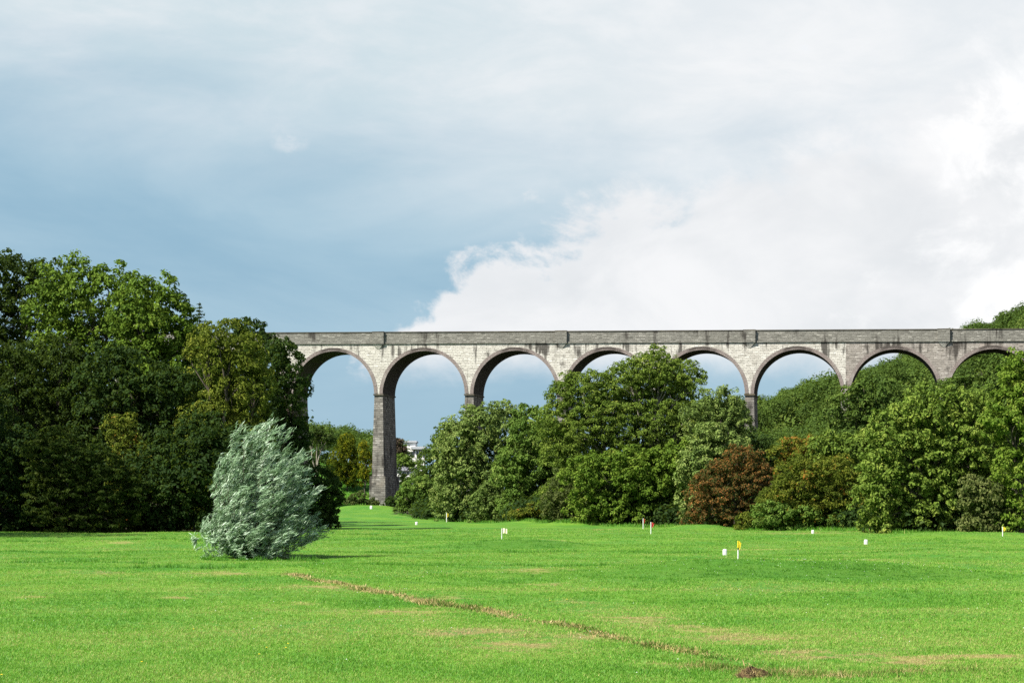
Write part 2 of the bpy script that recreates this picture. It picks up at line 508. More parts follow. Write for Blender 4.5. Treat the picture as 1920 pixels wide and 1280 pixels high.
R_IN = (BAY - PW) / 2
RING = Z_EXT - Z_INT
for i in range(FIRST, LAST):
    uc = (i + .5) * BAY
    g0 = GRADE * uc
    zs = Z_SPR + g0
    rise = Z_INT - Z_SPR
    N = 44
    th = np.linspace(math.pi, 0, N + 1)
    inn = [(uc + R_IN * math.cos(a), zs + rise * math.sin(a)) for a in th]
    ext = [(uc + (R_IN + RING) * math.cos(a), zs + (rise + RING) * math.sin(a)) for a in th]
    # arch barrel with its ring proud of the wall
    s = Solid()
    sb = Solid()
    w0, w1 = -0.06, THK + 0.06
    arc = 0.0
    for k_ in range(N):
        p, q, P, Q = inn[k_], inn[k_ + 1], ext[k_], ext[k_ + 1]
        L = math.hypot(q[0] - p[0], q[1] - p[1])
        s.quad([(p[0], w0, p[1]), (q[0], w0, q[1]), (Q[0], w0, Q[1]), (P[0], w0, P[1])], [(0, arc), (0, arc + L), (RING, arc + L), (RING, arc)])
        s.quad([(q[0], w1, q[1]), (p[0], w1, p[1]), (P[0], w1, P[1]), (Q[0], w1, Q[1])], [(0, arc + L), (0, arc), (RING, arc), (RING, arc + L)])
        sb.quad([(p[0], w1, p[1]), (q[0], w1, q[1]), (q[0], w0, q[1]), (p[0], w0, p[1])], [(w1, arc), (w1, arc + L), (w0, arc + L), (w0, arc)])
        s.quad([(P[0], w0, P[1]), (Q[0], w0, Q[1]), (Q[0], w1, Q[1]), (P[0], w1, P[1])])
        arc += L
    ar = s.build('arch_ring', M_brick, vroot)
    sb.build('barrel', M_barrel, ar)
    # spandrel wall between this pier centre and the next
    s = Solid()
    ul, ur = i * BAY, (i + 1) * BAY
    top = lambda uu: Z_STR0 + GRADE * uu
    prof = [(ul, zs)] + [(max(min(x_, ur), ul), z_ - 0.02) for x_, z_ in ext] + [(ur, zs)]
    for k_ in range(len(prof) - 1):
        (ua, za), (ub, zb) = prof[k_], prof[k_ + 1]
        if ub - ua < 1e-4:
            continue
        s.quad([(ua, 0, za), (ub, 0, zb), (ub, 0, top(ub)), (ua, 0, top(ua))])
        s.quad([(ub, THK, zb), (ua, THK, za), (ua, THK, top(ua)), (ub, THK, top(ub))])
    s.quad([(ul, 0, top(ul)), (ur, 0, top(ur)), (ur, THK, top(ur)), (ul, THK, top(ul))])
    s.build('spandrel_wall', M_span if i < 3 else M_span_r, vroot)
    for w0, w1, name in ((-0.20, 0.6, 'string_course'), (THK - .6, THK + .22, 'string_course')):
        s = Solid()
        s.frustum(ul, ur, w0, w1, Z_STR0 + .005, Z_STR1, dz=GRADE)
        s.build(name, M_par, vroot)
    for w0, w1 in ((-0.04, 0.5), (THK - .5, THK + .04)):
        s = Solid()
        s.frustum(ul, ur, w0, w1, Z_STR1 + .003, Z_TOP - .16, dz=GRADE)
        p_ = s.build('parapet', M_par, vroot)
        s = Solid()
        s.frustum(ul, ur, w0 - .10, w1 + .1, Z_TOP - .157, Z_TOP, dz=GRADE)
        s.build('coping', M_band, p_)
for i in (-4, -2, 0, 2, 4, 6, 8):
    u = i * BAY
    g0 = GRADE * u
    s = Solid()
    s.frustum(u - 1.08, u + 1.08, -0.46, 0.55, Z_STR0 + g0, Z_TOP + g0 - .12)
    pil = s.build('pilaster', M_par, vroot)
    s = Solid()
    s.frustum(u - 1.10, u + 1.10, -0.50, 0.6, Z_TOP + g0 - .117, Z_TOP + g0 + .035)
    s.build('cap_stone', M_band, pil)
    for k_ in range(4):
        s = Solid()
        e = 1.08 - .20 * (k_ + 1)
        wv = -0.46 + .085 * (k_ + 1)
        s.frustum(u - e - .1, u + e + .1, wv, 0.1, Z_STR0 + g0 - .24 * (k_ + 1) + .03, Z_STR0 + g0 - .24 * k_ - .004, u - e, u + e, wv + .06, 0.1)
        s.build('corbel_stone', M_span, pil)

# ------------------------------------------------------------------ foliage
def build_leaf(stops, trans=0.30, rough=0.6, spec=0.06):
    def f(t):
        a = t.n('ShaderNodeAttribute')
        a.attribute_name = 'tint'
        r = t.n('ShaderNodeValToRGB')
        e = r.color_ramp.elements
        e[0].position, e[0].color = stops[0][0], (*stops[0][1], 1)
        e[1].position, e[1].color = stops[-1][0], (*stops[-1][1], 1)
        for p, c in stops[1:-1]:
            q = e.new(p)
            q.color = (*c, 1)
        ai = t.n('ShaderNodeAttribute')
        ai.attribute_type = 'INSTANCER'
        ai.attribute_name = 'tone'
        t.put(r.inputs[0], t.m('ADD', a.outputs['Fac'], ai.outputs['Fac']))
        c = r.outputs[0]
        tr = t.n('ShaderNodeBsdfTranslucent')
        t.put(tr.inputs[0], t.mix(0.5, c, (0.16, 0.24, 0.02)))
        mx = t.n('ShaderNodeMixShader')
        mx.inputs[0].default_value = trans
        t.put(mx.inputs[1], principled(t, c, rough, spec))
        t.put(mx.inputs[2], tr.outputs[0])
        return mx.outputs[0]
    return f


LEAF = {
    'sycamore': ((0, (.030, .062, .014)), (.5, (.060, .110, .024)), (.85, (.100, .150, .040)), (1, (.150, .190, .060))),
    'pale': ((0, (.045, .078, .025)), (.5, (.092, .140, .045)), (.85, (.150, .195, .075)), (1, (.21, .25, .11))),
    'ash': ((0, (.034, .064, .013)), (.5, (.075, .120, .024)), (.85, (.125, .170, .040)), (1, (.175, .210, .060))),
    'yellow': ((0, (.030, .048, .009)), (.5, (.066, .090, .015)), (.85, (.110, .130, .024)), (1, (.17, .175, .04))),
    'bright': ((0, (.026, .054, .009)), (.5, (.054, .098, .014)), (.85, (.088, .135, .024)), (1, (.135, .175, .042))),
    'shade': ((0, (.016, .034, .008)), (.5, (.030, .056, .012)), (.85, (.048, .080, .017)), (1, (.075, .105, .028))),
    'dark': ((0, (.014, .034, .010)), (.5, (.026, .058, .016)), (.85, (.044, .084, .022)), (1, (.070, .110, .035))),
    'olive': ((0, (.022, .036, .014)), (.5, (.042, .062, .022)), (.85, (.068, .088, .034)), (1, (.10, .12, .05))),
    'rust': ((0, (.030, .046, .012)), (.28, (.060, .062, .018)), (.5, (.110, .062, .020)), (.8, (.185, .080, .023)), (1, (.23, .110, .030))),
    'hawthorn': ((0, (.032, .052, .010)), (.5, (.070, .095, .015)), (.80, (.110, .120, .020)), (.88, (.140, .080, .020)), (1, (.20, .085, .022))),
    'gold': ((0, (.026, .046, .006)), (.5, (.085, .110, .008)), (.85, (.20, .20, .012)), (1, (.33, .30, .022))),
    'hill': ((0, (.026, .052, .014)), (.5, (.046, .084, .020)), (.85, (.072, .115, .028)), (1, (.10, .14, .04))),
    'purple': ((0, (.022, .018, .014)), (.5, (.048, .034, .026)), (1, (.085, .060, .040))),
    'willow': ((0, (.060, .105, .048)), (.45, (.155, .235, .135)), (.8, (.290, .380, .262)), (1, (.44, .52, .41))),
}
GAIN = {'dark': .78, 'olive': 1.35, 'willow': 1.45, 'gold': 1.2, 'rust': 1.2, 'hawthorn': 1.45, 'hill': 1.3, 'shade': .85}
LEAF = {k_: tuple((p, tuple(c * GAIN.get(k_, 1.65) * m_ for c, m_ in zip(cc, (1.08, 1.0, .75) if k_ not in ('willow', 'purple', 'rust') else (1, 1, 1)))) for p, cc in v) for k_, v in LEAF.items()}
M_leaf = {k_: material('leaf_' + k_, build_leaf(v, 0.28 if k_ != 'willow' else 0.2)) for k_, v in LEAF.items()}


def build_bark(c0, c1):
    def f(t):
        p = t.n('ShaderNodeNewGeometry').outputs['Position']
        x, y, z = t.xyz(p)
        n = t.noise(t.comb(t.m('MULTIPLY', x, 6.0), t.m('MULTIPLY', y, 6.0), z), 1.0, 5.0, 0.65)
        return principled(t, t.mix(t.ss(n, .3, .7), c0, c1), 0.9, 0.1, bump(t, n, 0.6, 0.05))
    return f


M_bark = material('bark', build_bark((.05, .042, .032), (.12, .105, .08)))
M_palebark = material('pale_bark', build_bark((.12, .11, .085), (.27, .25, .20)))


def unit(a):
    return a / np.maximum(np.linalg.norm(a, axis=-1, keepdims=True), 1e-9)


def leaf_quads(pos, nrm, along, length, width, cup=0.15):
    """one rhombic leaf per row, as 4 verts"""
    side = unit(np.cross(nrm, along))
    along = unit(np.cross(side, nrm))
    L = length[:, None]
    W = width[:, None]
    a = pos - along * L * .5
    c = pos + along * L * .5 - nrm * L * cup
    b = pos + side * W * .5 + nrm * L * cup * .5
    d = pos - side * W * .5 + nrm * L * cup * .5
    v = np.stack([a, b, c, d], 1).reshape(-1, 3)
    f = np.arange(len(v), dtype=np.int32).reshape(-1, 4)
    return v, f


def sphere_dirs(n):
    z = rng.uniform(-1, 1, n)
    t = rng.uniform(0, 2 * math.pi, n)
    r = np.sqrt(1 - z * z)
    return np.stack([r * np.cos(t), r * np.sin(t), z], 1)


def clump_leaves(cen, nor, rad, nleaf, length, aspect, tint0, flat=0.75, upness=0.3, jitter=0.33, spread=0.25):
    """a clump is a little dome of leaves that faces outwards"""
    n = len(cen)
    C = np.repeat(cen, nleaf, 0)
    Nn = np.repeat(nor, nleaf, 0)
    R = np.repeat(rad, nleaf)
    d = unit(Nn * 0.75 + sphere_dirs(n * nleaf))
    r = R * rng.uniform(0.45, 1.05, n * nleaf)
    off = d * r[:, None]
    off[:, 2] *= flat
    P = C + off
    up = np.array([0, 0, 1.0])
    ln = unit(d * 0.8 + up * upness + rng.normal(0, jitter, (n * nleaf, 3)))
    al = unit(d + np.array([0, 0, -0.35]) + rng.normal(0, .5, (n * nleaf, 3)))
    le = length * rng.uniform(.65, 1.35, n * nleaf)
    v, f = leaf_quads(P, ln, al, le, le * aspect)
    ti = np.clip(np.repeat(tint0, nleaf) + rng.normal(0, spread * .55, n * nleaf), 0, 1)
    return v, f, ti


def crown_clumps(lobes, clump_r, density=1.0, sub=(0.34, 0.52), nsub=12, low=-0.45):
    """lobes: rows of centre xyz + radii xyz. Each lobe carries smaller billows, and the billows carry clumps."""
    subs = []
    for lb in lobes:
        c, r = lb[:3], lb[3:]
        m = r.mean()
        k_ = max(5, int(nsub * rng.uniform(.85, 1.2)))
        # billows spread evenly over the lobe
        i_ = np.arange(k_) + .5
        zz = 1 - i_ / k_ * (1.45 if low < -.3 else 1.15)
        ph = i_ * 2.39996 + rng.uniform(0, 6.28)
        rr = np.sqrt(np.maximum(1 - zz * zz, 0))
        d = np.stack([rr * np.cos(ph), rr * np.sin(ph), zz], 1) + rng.normal(0, .12, (k_, 3))
        d = unit(d)
        q = rng.uniform(*sub, k_)
        for dd, qq in zip(d, q):
            subs.append(np.concatenate([c + dd * r * (1 - qq * .6), r * qq * rng.uniform(.85, 1.15, 3)]))
    subs = np.array(subs)
    cen, nor, rad, tin = [], [], [], []
    for k_, sb in enumerate(subs):
        c, r = sb[:3], sb[3:]
        area = 4 * math.pi * (r.mean() ** 2)
        n = max(5, int(density * area * .54 / (clump_r ** 2 * 2.0)))
        d = sphere_dirs(n)
        d[:, 2] = np.where((d[:, 2] < -.35) & (rng.uniform(0, 1, n) < .5), -d[:, 2], d[:, 2])
        p = c + d * r * rng.uniform(.62, 1.14, n)[:, None]
        # drop those buried inside another billow
        near = np.linalg.norm((p[:, None, :] - subs[None, :, :3]) / subs[None, :, 3:], axis=2)
        near[:, k_] = 9
        keep = near.min(1) > .62
        p, d = p[keep], d[keep]
        cen.append(p)
        nor.append(unit(d / r))
        rad.append(clump_r * rng.uniform(.7, 1.3, len(p)))
        tin.append(np.full(len(p), rng.normal(.45, .10)) + rng.normal(0, .10, len(p)))
    return np.concatenate(cen), np.concatenate(nor), np.concatenate(rad), np.concatenate(tin), subs


def tube(path, r0, r1, sides=6):
    path = np.asarray(path, float)
    n = len(path)
    t = np.gradient(path, axis=0)
    t = unit(t)
    ref = np.where(np.abs(t[:, 2:3]) > .9, np.array([[1.0, 0, 0]]), np.array([[0, 0, 1.0]]))
    a = unit(np.cross(t, ref))
    b = np.cross(t, a)
    rad = np.linspace(r0, r1, n)[:, None, None]
    ang = np.linspace(0, 2 * math.pi, sides, endpoint=False)
    ring = a[:, None, :] * np.cos(ang)[None, :, None] + b[:, None, :] * np.sin(ang)[None, :, None]
    v = (path[:, None, :] + ring * rad).reshape(-1, 3)
    f = []
    for i in range(n - 1):
        for j in range(sides):
            k_ = (j + 1) % sides
            f.append((i * sides + j, i * sides + k_, (i + 1) * sides + k_, (i + 1) * sides + j))
    return v, np.array(f, dtype=np.int32)


class Tubes:
    def __init__(self):
        self.v, self.f, self.n = [], [], 0

    def add(self, path, r0, r1, sides=6):
        v, f = tube(path, r0, r1, sides)
        self.v.append(v)
        self.f.append(f + self.n)
        self.n += len(v)

    def bough(self, a, b, r0, r1, sag=0.12, steps=7, sides=6):
        a, b = np.asarray(a, float), np.asarray(b, float)
        L = np.linalg.norm(b - a)
        t = np.linspace(0, 1, steps)[:, None]
        mid = rng.normal(0, sag * .5, 3) * L + np.array([0, 0, sag * L * .6])
        p = a + (b - a) * t + mid * (4 * t * (1 - t)) + rng.normal(0, L * .012, (steps, 3)) * (t * (1 - t) * 4)
        self.add(p, r0, r1, sides)
        return p

    def build(self, name, mat, parent):
        return mesh_obj(name, np.concatenate(self.v), np.concatenate(self.f), mat, parent, None, True)


def instancer(name, label, pts, scl, rot, tone, protos, mat):
    """one object of kind stuff: its points carry instances of the given meshes"""
    me = bpy.data.meshes.new(name)
    me.from_pydata([tuple(p) for p in pts], [], [])
    for an, arr in (('scl', scl), ('rot', rot), ('tone', tone)):
        a = me.attributes.new(an, 'FLOAT', 'POINT')
        a.data.foreach_set('value', np.asarray(arr, dtype=np.float32))
    a = me.attributes.new('pick', 'INT', 'POINT')
    a.data.foreach_set('value', (np.arange(len(pts)) % len(protos)).astype(np.int32))
    me.materials.append(mat)
    o = bpy.data.objects.new(name, me)
    col.objects.link(o)
    tag(o, label, None, None, 'stuff')
    ng = bpy.data.node_groups.new(name, 'GeometryNodeTree')
    ng.interface.new_socket('Geometry', in_out='INPUT', socket_type='NodeSocketGeometry')
    ng.interface.new_socket('Geometry', in_out='OUTPUT', socket_type='NodeSocketGeometry')
    N_ = ng.nodes.new
    gi, go = N_('NodeGroupInput'), N_('NodeGroupOutput')
    ip = N_('GeometryNodeInstanceOnPoints')
    jn = N_('GeometryNodeJoinGeometry')
    for p in protos:
        oi = N_('GeometryNodeObjectInfo')
        oi.transform_space = 'ORIGINAL'
        oi.inputs['Object'].default_value = p
        oi.inputs['As Instance'].default_value = True
        ng.links.new(oi.outputs['Geometry'], jn.inputs[0])

    def att(n_, typ):
        q = N_('GeometryNodeInputNamedAttribute')
        q.data_type = typ
        q.inputs['Name'].default_value = n_
        return q.outputs['Attribute']
    cb = N_('ShaderNodeCombineXYZ')
    ng.links.new(att('rot', 'FLOAT'), cb.inputs[2])
    ng.links.new(gi.outputs[0], ip.inputs['Points'])
    ng.links.new(jn.outputs[0], ip.inputs['Instance'])
    ip.inputs['Pick Instance'].default_value = True
    ng.links.new(att('pick', 'INT'), ip.inputs['Instance Index'])
    ng.links.new(cb.outputs[0], ip.inputs['Rotation'])
    ng.links.new(att('scl', 'FLOAT'), ip.inputs['Scale'])
    ng.links.new(ip.outputs[0], go.inputs[0])
    md = o.modifiers.new('scatter', 'NODES')
    md.node_group = ng
    for p in protos:
        p.parent = o
        p['kind'] = 'stuff'
    return o


ALL_TRI = [0]


def tree(name, label, cat, Y, lobes, leaf='sycamore', group=None, clump=.55, length=.30, aspect=.62, nleaf=34, density=1.0, nsub=12, depth=.85, trunk_x=None, trunk_r=None,
         base_z=None, skirt=True, bark=None, low=-.45, limbs=True, spread=.25, flat=.75, jitter=.33, upness=.30, extra=None, tintbias=0.0, Ys=None):
    """lobes as (x, y, rx, ry[, dY]) in photo pixels at Y metres"""
    if group in (GC, GR):
        Y = float(np.interp(np.mean([q[0] for q in lobes]), EDGE_X, EDGE_D)) + 2.0 + (Y - 203) * .55
    L = []
    for lb in lobes:
        x, y, rx, ry = lb[:4]
        Yl = Y + (lb[4] if len(lb) > 4 else 0)
        c = px(x, y, Yl)
        a, b = rx / F * Yl, ry / F * Yl
        L.append([c[0], c[1], c[2], a, (a * .6 + b * .4) * depth, b])
    if skirt and Y < 370:
        for c0, c1, c2, a, dd, b in [q for q in L]:
            gq = float(ground(c0, c1))
            bot = c2 - b * .55
            under = any(abs(o[0] - c0) < max(a, o[3]) * .5 and o[2] < c2 - .3 * b for o in L)
            if bot > gq + .5 and not under:
                h_ = (bot + b * .3 - gq) / 2
                k_ = max(1, round(h_ / (a * .9)))
                for i_ in range(k_):
                    zc = gq + h_ * 2 * (i_ + .5) / k_ - (.35 * h_ / k_ if i_ == 0 else 0)
                    L.append([c0 + rng.normal(0, a * .1), c1 + .12 * a, zc, a * rng.uniform(.85, .98), dd * .9, h_ / k_ * 1.25])
    L = np.array(L)
    cx = L[:, 0].mean() if trunk_x is None else (trunk_x - 960) / F * Y
    cy = L[:, 1].mean()
    gz = float(ground(cx, cy)) if base_z is None else base_z
    root = empty(name, (cx, cy, gz))
    tag(root, label, cat, group)
    nleaf, length = int(nleaf * .72), length * 1.13
    cen, nor, rad, tin, subs = crown_clumps(L, clump, density, nsub=nsub, low=low)
    keep = cen[:, 2] > gz + .15
    cen, nor, rad, tin = cen[keep], nor[keep], rad[keep], tin[keep]
    v, f, ti = clump_leaves(cen, nor, rad, nleaf, length, aspect, tin + tintbias, flat, upness, jitter, spread)
    if extra is not None:
        v, f, ti = extra(v, f, ti, L)
    mesh_obj('crown', v, f, M_leaf[leaf], root, {'tint': ('FACE', ti)})
    ALL_TRI[0] += len(f) * 2
    tb = Tubes()
    H = L[:, 2].max() - gz
    tr = trunk_r or max(.10, H * .020)
    fork = np.array([cx, cy, gz + max(H * .22, .3)])
    tb.add([(cx, cy, gz - .3), (cx, cy, gz + H * .05), fork + rng.normal(0, .1, 3) * [1, 1, 0], ], tr * 1.25, tr * .85, 8)
    if limbs:
        for lb in L:
            tgt = lb[:3] + np.array([0, 0, -.1]) * lb[5]
            p = tb.bough(fork, tgt, tr * .65, tr * .28)
            for sbi in np.argsort(np.linalg.norm(subs[:, :3] - lb[:3], axis=1))[:7]:
                tb.bough(p[4], subs[sbi, :3] + (subs[sbi, :3] - lb[:3]) * .15, tr * .26, tr * .06, .15, 5, 5)
    tb.build('trunk', bark or M_bark, root)
    return root


GL, GC, GR = 'trees of the wood at the left', 'trees in front of the arches', 'trees at the foot of the right hillside'

# --- left wood
tree('sycamore_tree', 'tall dark green tree at the far left edge of the wood, highest against the sky', 'tree', 250, [(-30, 585, 120, 110), (60, 570, 85, 85), (20, 690, 110, 90)], 'shade', GL, .8, .40, nleaf=30, tintbias=-.12)
tree('lime_tree', 'bright green domed tree on the skyline of the left wood', 'tree', 238, [(130, 590, 80, 95), (205, 590, 85, 85), (170, 680, 120, 80)], 'bright', GL, .75, .38, nleaf=32)
tree('beech_tree', 'rounded green tree at the right shoulder of the left skyline', 'tree', 228, [(298, 605, 50, 80), (342, 632, 34, 62), (262, 600, 50, 75), (300, 690, 75, 80), (365, 700, 46, 70), (390, 690, 30, 50, 8)], 'bright', GL, .7, .36, nleaf=32, tintbias=-.05)
tree('ash_tree', 'yellowish green ash tree in the left wood beside the parapet end', 'tree', 206, [(432, 672, 58, 62), (390, 660, 38, 50), (440, 770, 62, 70), (385, 800, 50, 60), (470, 720, 36, 60)], 'yellow', GL, .6, .32, .42, nleaf=36, tintbias=.0)
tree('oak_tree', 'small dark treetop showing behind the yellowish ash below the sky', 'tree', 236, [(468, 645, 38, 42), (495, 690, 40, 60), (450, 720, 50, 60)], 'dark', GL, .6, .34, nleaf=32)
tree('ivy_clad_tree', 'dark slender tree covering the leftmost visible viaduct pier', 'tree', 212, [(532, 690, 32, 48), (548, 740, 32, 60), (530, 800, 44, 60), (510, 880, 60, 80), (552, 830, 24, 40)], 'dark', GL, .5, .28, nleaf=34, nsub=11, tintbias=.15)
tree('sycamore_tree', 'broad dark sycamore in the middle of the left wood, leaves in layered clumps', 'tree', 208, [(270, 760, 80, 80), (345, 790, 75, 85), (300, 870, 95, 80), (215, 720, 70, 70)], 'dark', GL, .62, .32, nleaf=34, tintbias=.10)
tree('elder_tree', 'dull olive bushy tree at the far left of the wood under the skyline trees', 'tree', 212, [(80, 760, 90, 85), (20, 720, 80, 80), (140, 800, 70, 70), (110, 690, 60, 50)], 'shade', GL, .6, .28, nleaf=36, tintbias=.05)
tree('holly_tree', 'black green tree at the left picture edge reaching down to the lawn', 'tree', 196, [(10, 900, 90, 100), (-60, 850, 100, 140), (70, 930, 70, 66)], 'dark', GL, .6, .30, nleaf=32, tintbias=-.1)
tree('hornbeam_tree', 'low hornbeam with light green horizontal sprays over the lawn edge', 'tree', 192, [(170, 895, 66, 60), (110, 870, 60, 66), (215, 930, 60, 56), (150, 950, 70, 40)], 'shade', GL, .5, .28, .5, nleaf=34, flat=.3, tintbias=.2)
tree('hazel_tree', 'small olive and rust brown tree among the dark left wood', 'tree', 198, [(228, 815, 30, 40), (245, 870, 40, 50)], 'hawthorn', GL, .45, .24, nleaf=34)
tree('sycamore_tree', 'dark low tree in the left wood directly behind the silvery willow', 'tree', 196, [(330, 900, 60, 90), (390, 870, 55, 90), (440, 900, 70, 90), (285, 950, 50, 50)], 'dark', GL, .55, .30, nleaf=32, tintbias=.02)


def spruce(label, x, y_top, Y, h, r, gz):
    c = px(x, y_top, Y)
    root = empty('spruce_tree', (c[0], Y, gz))
    tag(root, label, 'tree', GL)
    tb = Tubes()
    tb.add([(c[0], Y, gz - .3), (c[0], Y, gz + (c[2] - gz) * .5), (c[0], Y, c[2])], .28, .02, 7)
    V, Fc, Ti, n = [], [], [], 0
    for z in np.arange(c[2] - h, c[2] - .1, .38):
        q = (c[2] - z) / h
        for k_ in range(7):
            a = rng.uniform(0, 6.28)
            L = r * q ** .85 * rng.uniform(.7, 1.15) + .12
            m = max(4, int(L * 22))
            s_ = rng.uniform(.05, 1, m)
            d = np.array([math.cos(a), math.sin(a), 0])
            P = np.array([c[0], Y, z]) + d * (s_ * L)[:, None] + np.array([0, 0, 1]) * (-.25 * L * s_ + .22 * L * s_ ** 2)[:, None] + rng.normal(0, .06, (m, 3))
            v, f = leaf_quads(P, unit(np.array([0, 0, .8]) + rng.normal(0, .4, (m, 3))), unit(d + rng.normal(0, .6, (m, 3))), rng.uniform(.2, .4, m), rng.uniform(.07, .12, m))
            V.append(v); Fc.append(f + n); n += len(v); Ti.append(np.clip(rng.normal(.45, .2, m), 0, 1))
    mesh_obj('crown', np.concatenate(V), np.concatenate(Fc), M_leaf['dark'], root, {'tint': ('FACE', np.concatenate(Ti))})
    tb.build('trunk', M_bark, root)


spruce('dark spruce tip poking out at the right shoulder of the left wood', 374, 566, 246, 9.0, 2.6, float(ground(-36, 246)))

# --- bush by the willow and planting at the tall pier
tree('hawthorn_bush', 'dark green bush on the lawn just right of the silvery willow', 'bush', 214, [(596, 935, 40, 50), (570, 945, 40, 48), (620, 930, 20, 32), (590, 905, 30, 26)], 'dark', None, .42, .24, nleaf=34, tintbias=.22, depth=1.0, limbs=False)
tree('bramble_bush', 'low brownish bramble bush at the foot of the tall pier', 'bush', 386, [(676, 938, 22, 14), (660, 944, 18, 9), (698, 946, 14, 8)], 'olive', None, .5, .30, nleaf=30, limbs=False, trunk_r=.08)
tree('bramble_bush', 'small dark bramble bush in the shade right of the tall pier', 'bush', 384, [(735, 944, 14, 10)], 'dark', None, .4, .26, nleaf=30, limbs=False, trunk_r=.08)

# --- beyond the viaduct, left of centre
tree('pine_tree', 'flat topped pine with a bare pale trunk seen through the left arch', 'tree', 440, [(598, 812, 20, 10), (585, 824, 14, 9), (612, 826, 16, 10)], 'dark', None, .8, .38, nleaf=30, nsub=7, trunk_x=594, trunk_r=.30, bark=M_palebark, tintbias=.35)
tree('sycamore_tree', 'dark tree behind the bare pine trunk seen through the left arch', 'tree', 462, [(618, 850, 24, 34), (590, 880, 34, 36), (560, 870, 26, 40)], 'dark', None, .9, .45, nleaf=26, tintbias=.15)
tree('golden_cypress', 'golden yellow cypress beyond the left arch', 'tree', 436, [(650, 842, 17, 27), (646, 872, 26, 32), (640, 896, 22, 18), (662, 886, 20, 28), (655, 902, 22, 12)], 'gold', None, .55, .36, .4, nleaf=34, nsub=12, flat=1.0, depth=1.0, tintbias=-.12)
tree('golden_cypress', 'narrow bright yellow green conifer touching the left edge of the tall pier', 'tree', 432, [(683, 850, 10, 22), (686, 878, 12, 26), (684, 898, 12, 14)], 'gold', None, .5, .34, .4, nleaf=32, nsub=8, flat=1.0, tintbias=.12)
tree('copper_beech', 'purple brown treetop just right of the tall pier', 'tree', 470, [(745, 833, 8, 9), (749, 846, 10, 9)], 'purple', None, .8, .4, nleaf=26)
tree('garden_tree', 'green garden tree below the white house beyond the viaduct', 'tree', 440, [(765, 878, 24, 20), (750, 868, 14, 16)], 'sycamore', None, .8, .42, nleaf=26)
tree('garden_tree', 'small dark pointed garden conifer beside the white cottage', 'tree', 425, [(757, 905, 7, 18)], 'dark', None, .5, .34, nleaf=26, limbs=False, nsub=8)

# --- centre
tree('sycamore_tree', 'round pale green sycamore left of the tall ash, right of the second arch', 'tree', 222, [(905, 825, 72, 66), (862, 865, 46, 62), (950, 840, 56, 70), (900, 895, 66, 60)], 'pale', GC, .50, .28, nleaf=36, density=1.25)
tree('hazel_tree', 'mid green tree on the slope between the tall pier and the round sycamore', 'tree', 300, [(816, 876, 30, 40), (845, 838, 34, 40), (792, 912, 28, 30), (838, 890, 40, 50)], 'hill', GC, .62, .34, nleaf=32, tintbias=.06)
tree('hawthorn_bush', 'bushy green shrub at the lawn edge nearest the tall pier', 'bush', 262, [(790, 925, 34, 34), (764, 932, 22, 24), (820, 930, 34, 32)], 'sycamore', GC, .5, .28, nleaf=34, limbs=False)
tree('elder_bush', 'deep green rounded bush under the pale round sycamore', 'bush', 240, [(850, 940, 30, 28), (838, 950, 24, 18)], 'dark', GC, .45, .26, nleaf=34, limbs=False, tintbias=.25)
ash = tree('ash_tree', 'tallest ash tree in front of the arches with open crown and pale branches', 'tree', 228,
           [(1232, 705, 46, 48), (1182, 715, 44, 40), (1285, 725, 38, 44), (1075, 742, 44, 38), (1120, 735, 40, 36), (1130, 800, 66, 50), (1225, 790, 66, 54), (1060, 800, 52, 46), (1300, 800, 50, 48), (1180, 850, 70, 50), (1235, 745, 60, 50, 4), (1160, 765, 60, 50, 5), (1110, 840, 60, 50, 3)],
           'ash', GC, .48, .28, .40, nleaf=34, nsub=12, trunk_x=1180, bark=M_palebark, density=1.25)
tree('ash_tree', 'lower ash tree spreading right of the tallest ash, beneath the middle arch', 'tree', 246, [(1352, 765, 42, 36), (1320, 790, 40, 40), (1375, 800, 30, 44)], 'pale', GC, .5, .29, .42, nleaf=34, tintbias=-.05)
tree('sycamore_tree', 'dark green tree standing between the pale round sycamore and the tallest ash', 'tree', 232, [(1000, 830, 46, 62), (985, 895, 56, 60), (1040, 870, 52, 60)], 'sycamore', GC, .52, .29, nleaf=34, tintbias=-.03, density=1.2)
tree('sycamore_tree', 'leafy green tree with lit clumps at the foot of the tallest ash', 'tree', 210, [(1165, 890, 62, 46), (1110, 900, 52, 46), (1255, 885, 58, 46), (1215, 925, 62, 36), (1290, 860, 40, 40)], 'bright', GC, .48, .28, nleaf=35, tintbias=.05)
tree('sycamore_tree', 'light green tree beside the rust coloured hawthorn', 'tree', 222, [(1335, 840, 40, 46), (1310, 880, 40, 44), (1370, 850, 34, 34)], 'pale', GC, .48, .28, nleaf=34)
tree('elder_bush', 'pale olive shrub at the lawn edge under the dark middle tree', 'bush', 216, [(942, 925, 40, 34), (915, 945, 34, 26), (975, 938, 34, 34)], 'pale', GC, .42, .25, nleaf=34, limbs=False, tintbias=-.18)
tree('hawthorn_bush', 'brownish olive bush at the lawn edge below the tallest ash', 'bush', 208, [(1075, 920, 42, 42), (1050, 945, 34, 32), (1100, 948, 38, 30)], 'olive', GC, .42, .22, nleaf=36, limbs=False, tintbias=.15)
tree('holly_bush', 'dark shadowed undergrowth bush left of the rust coloured hawthorn', 'bush', 214, [(1170, 950, 60, 30), (1260, 945, 60, 36), (1225, 955, 60, 26)], 'dark', GC, .5, .28, nleaf=30, limbs=False, tintbias=-.2)
tree('bramble_bush', 'low bramble clump at the lawn edge between the pale shrub and olive bush', 'bush', 206, [(1005, 962, 30, 18), (975, 968, 24, 12)], 'hawthorn', GC, .36, .22, nleaf=34, limbs=False)

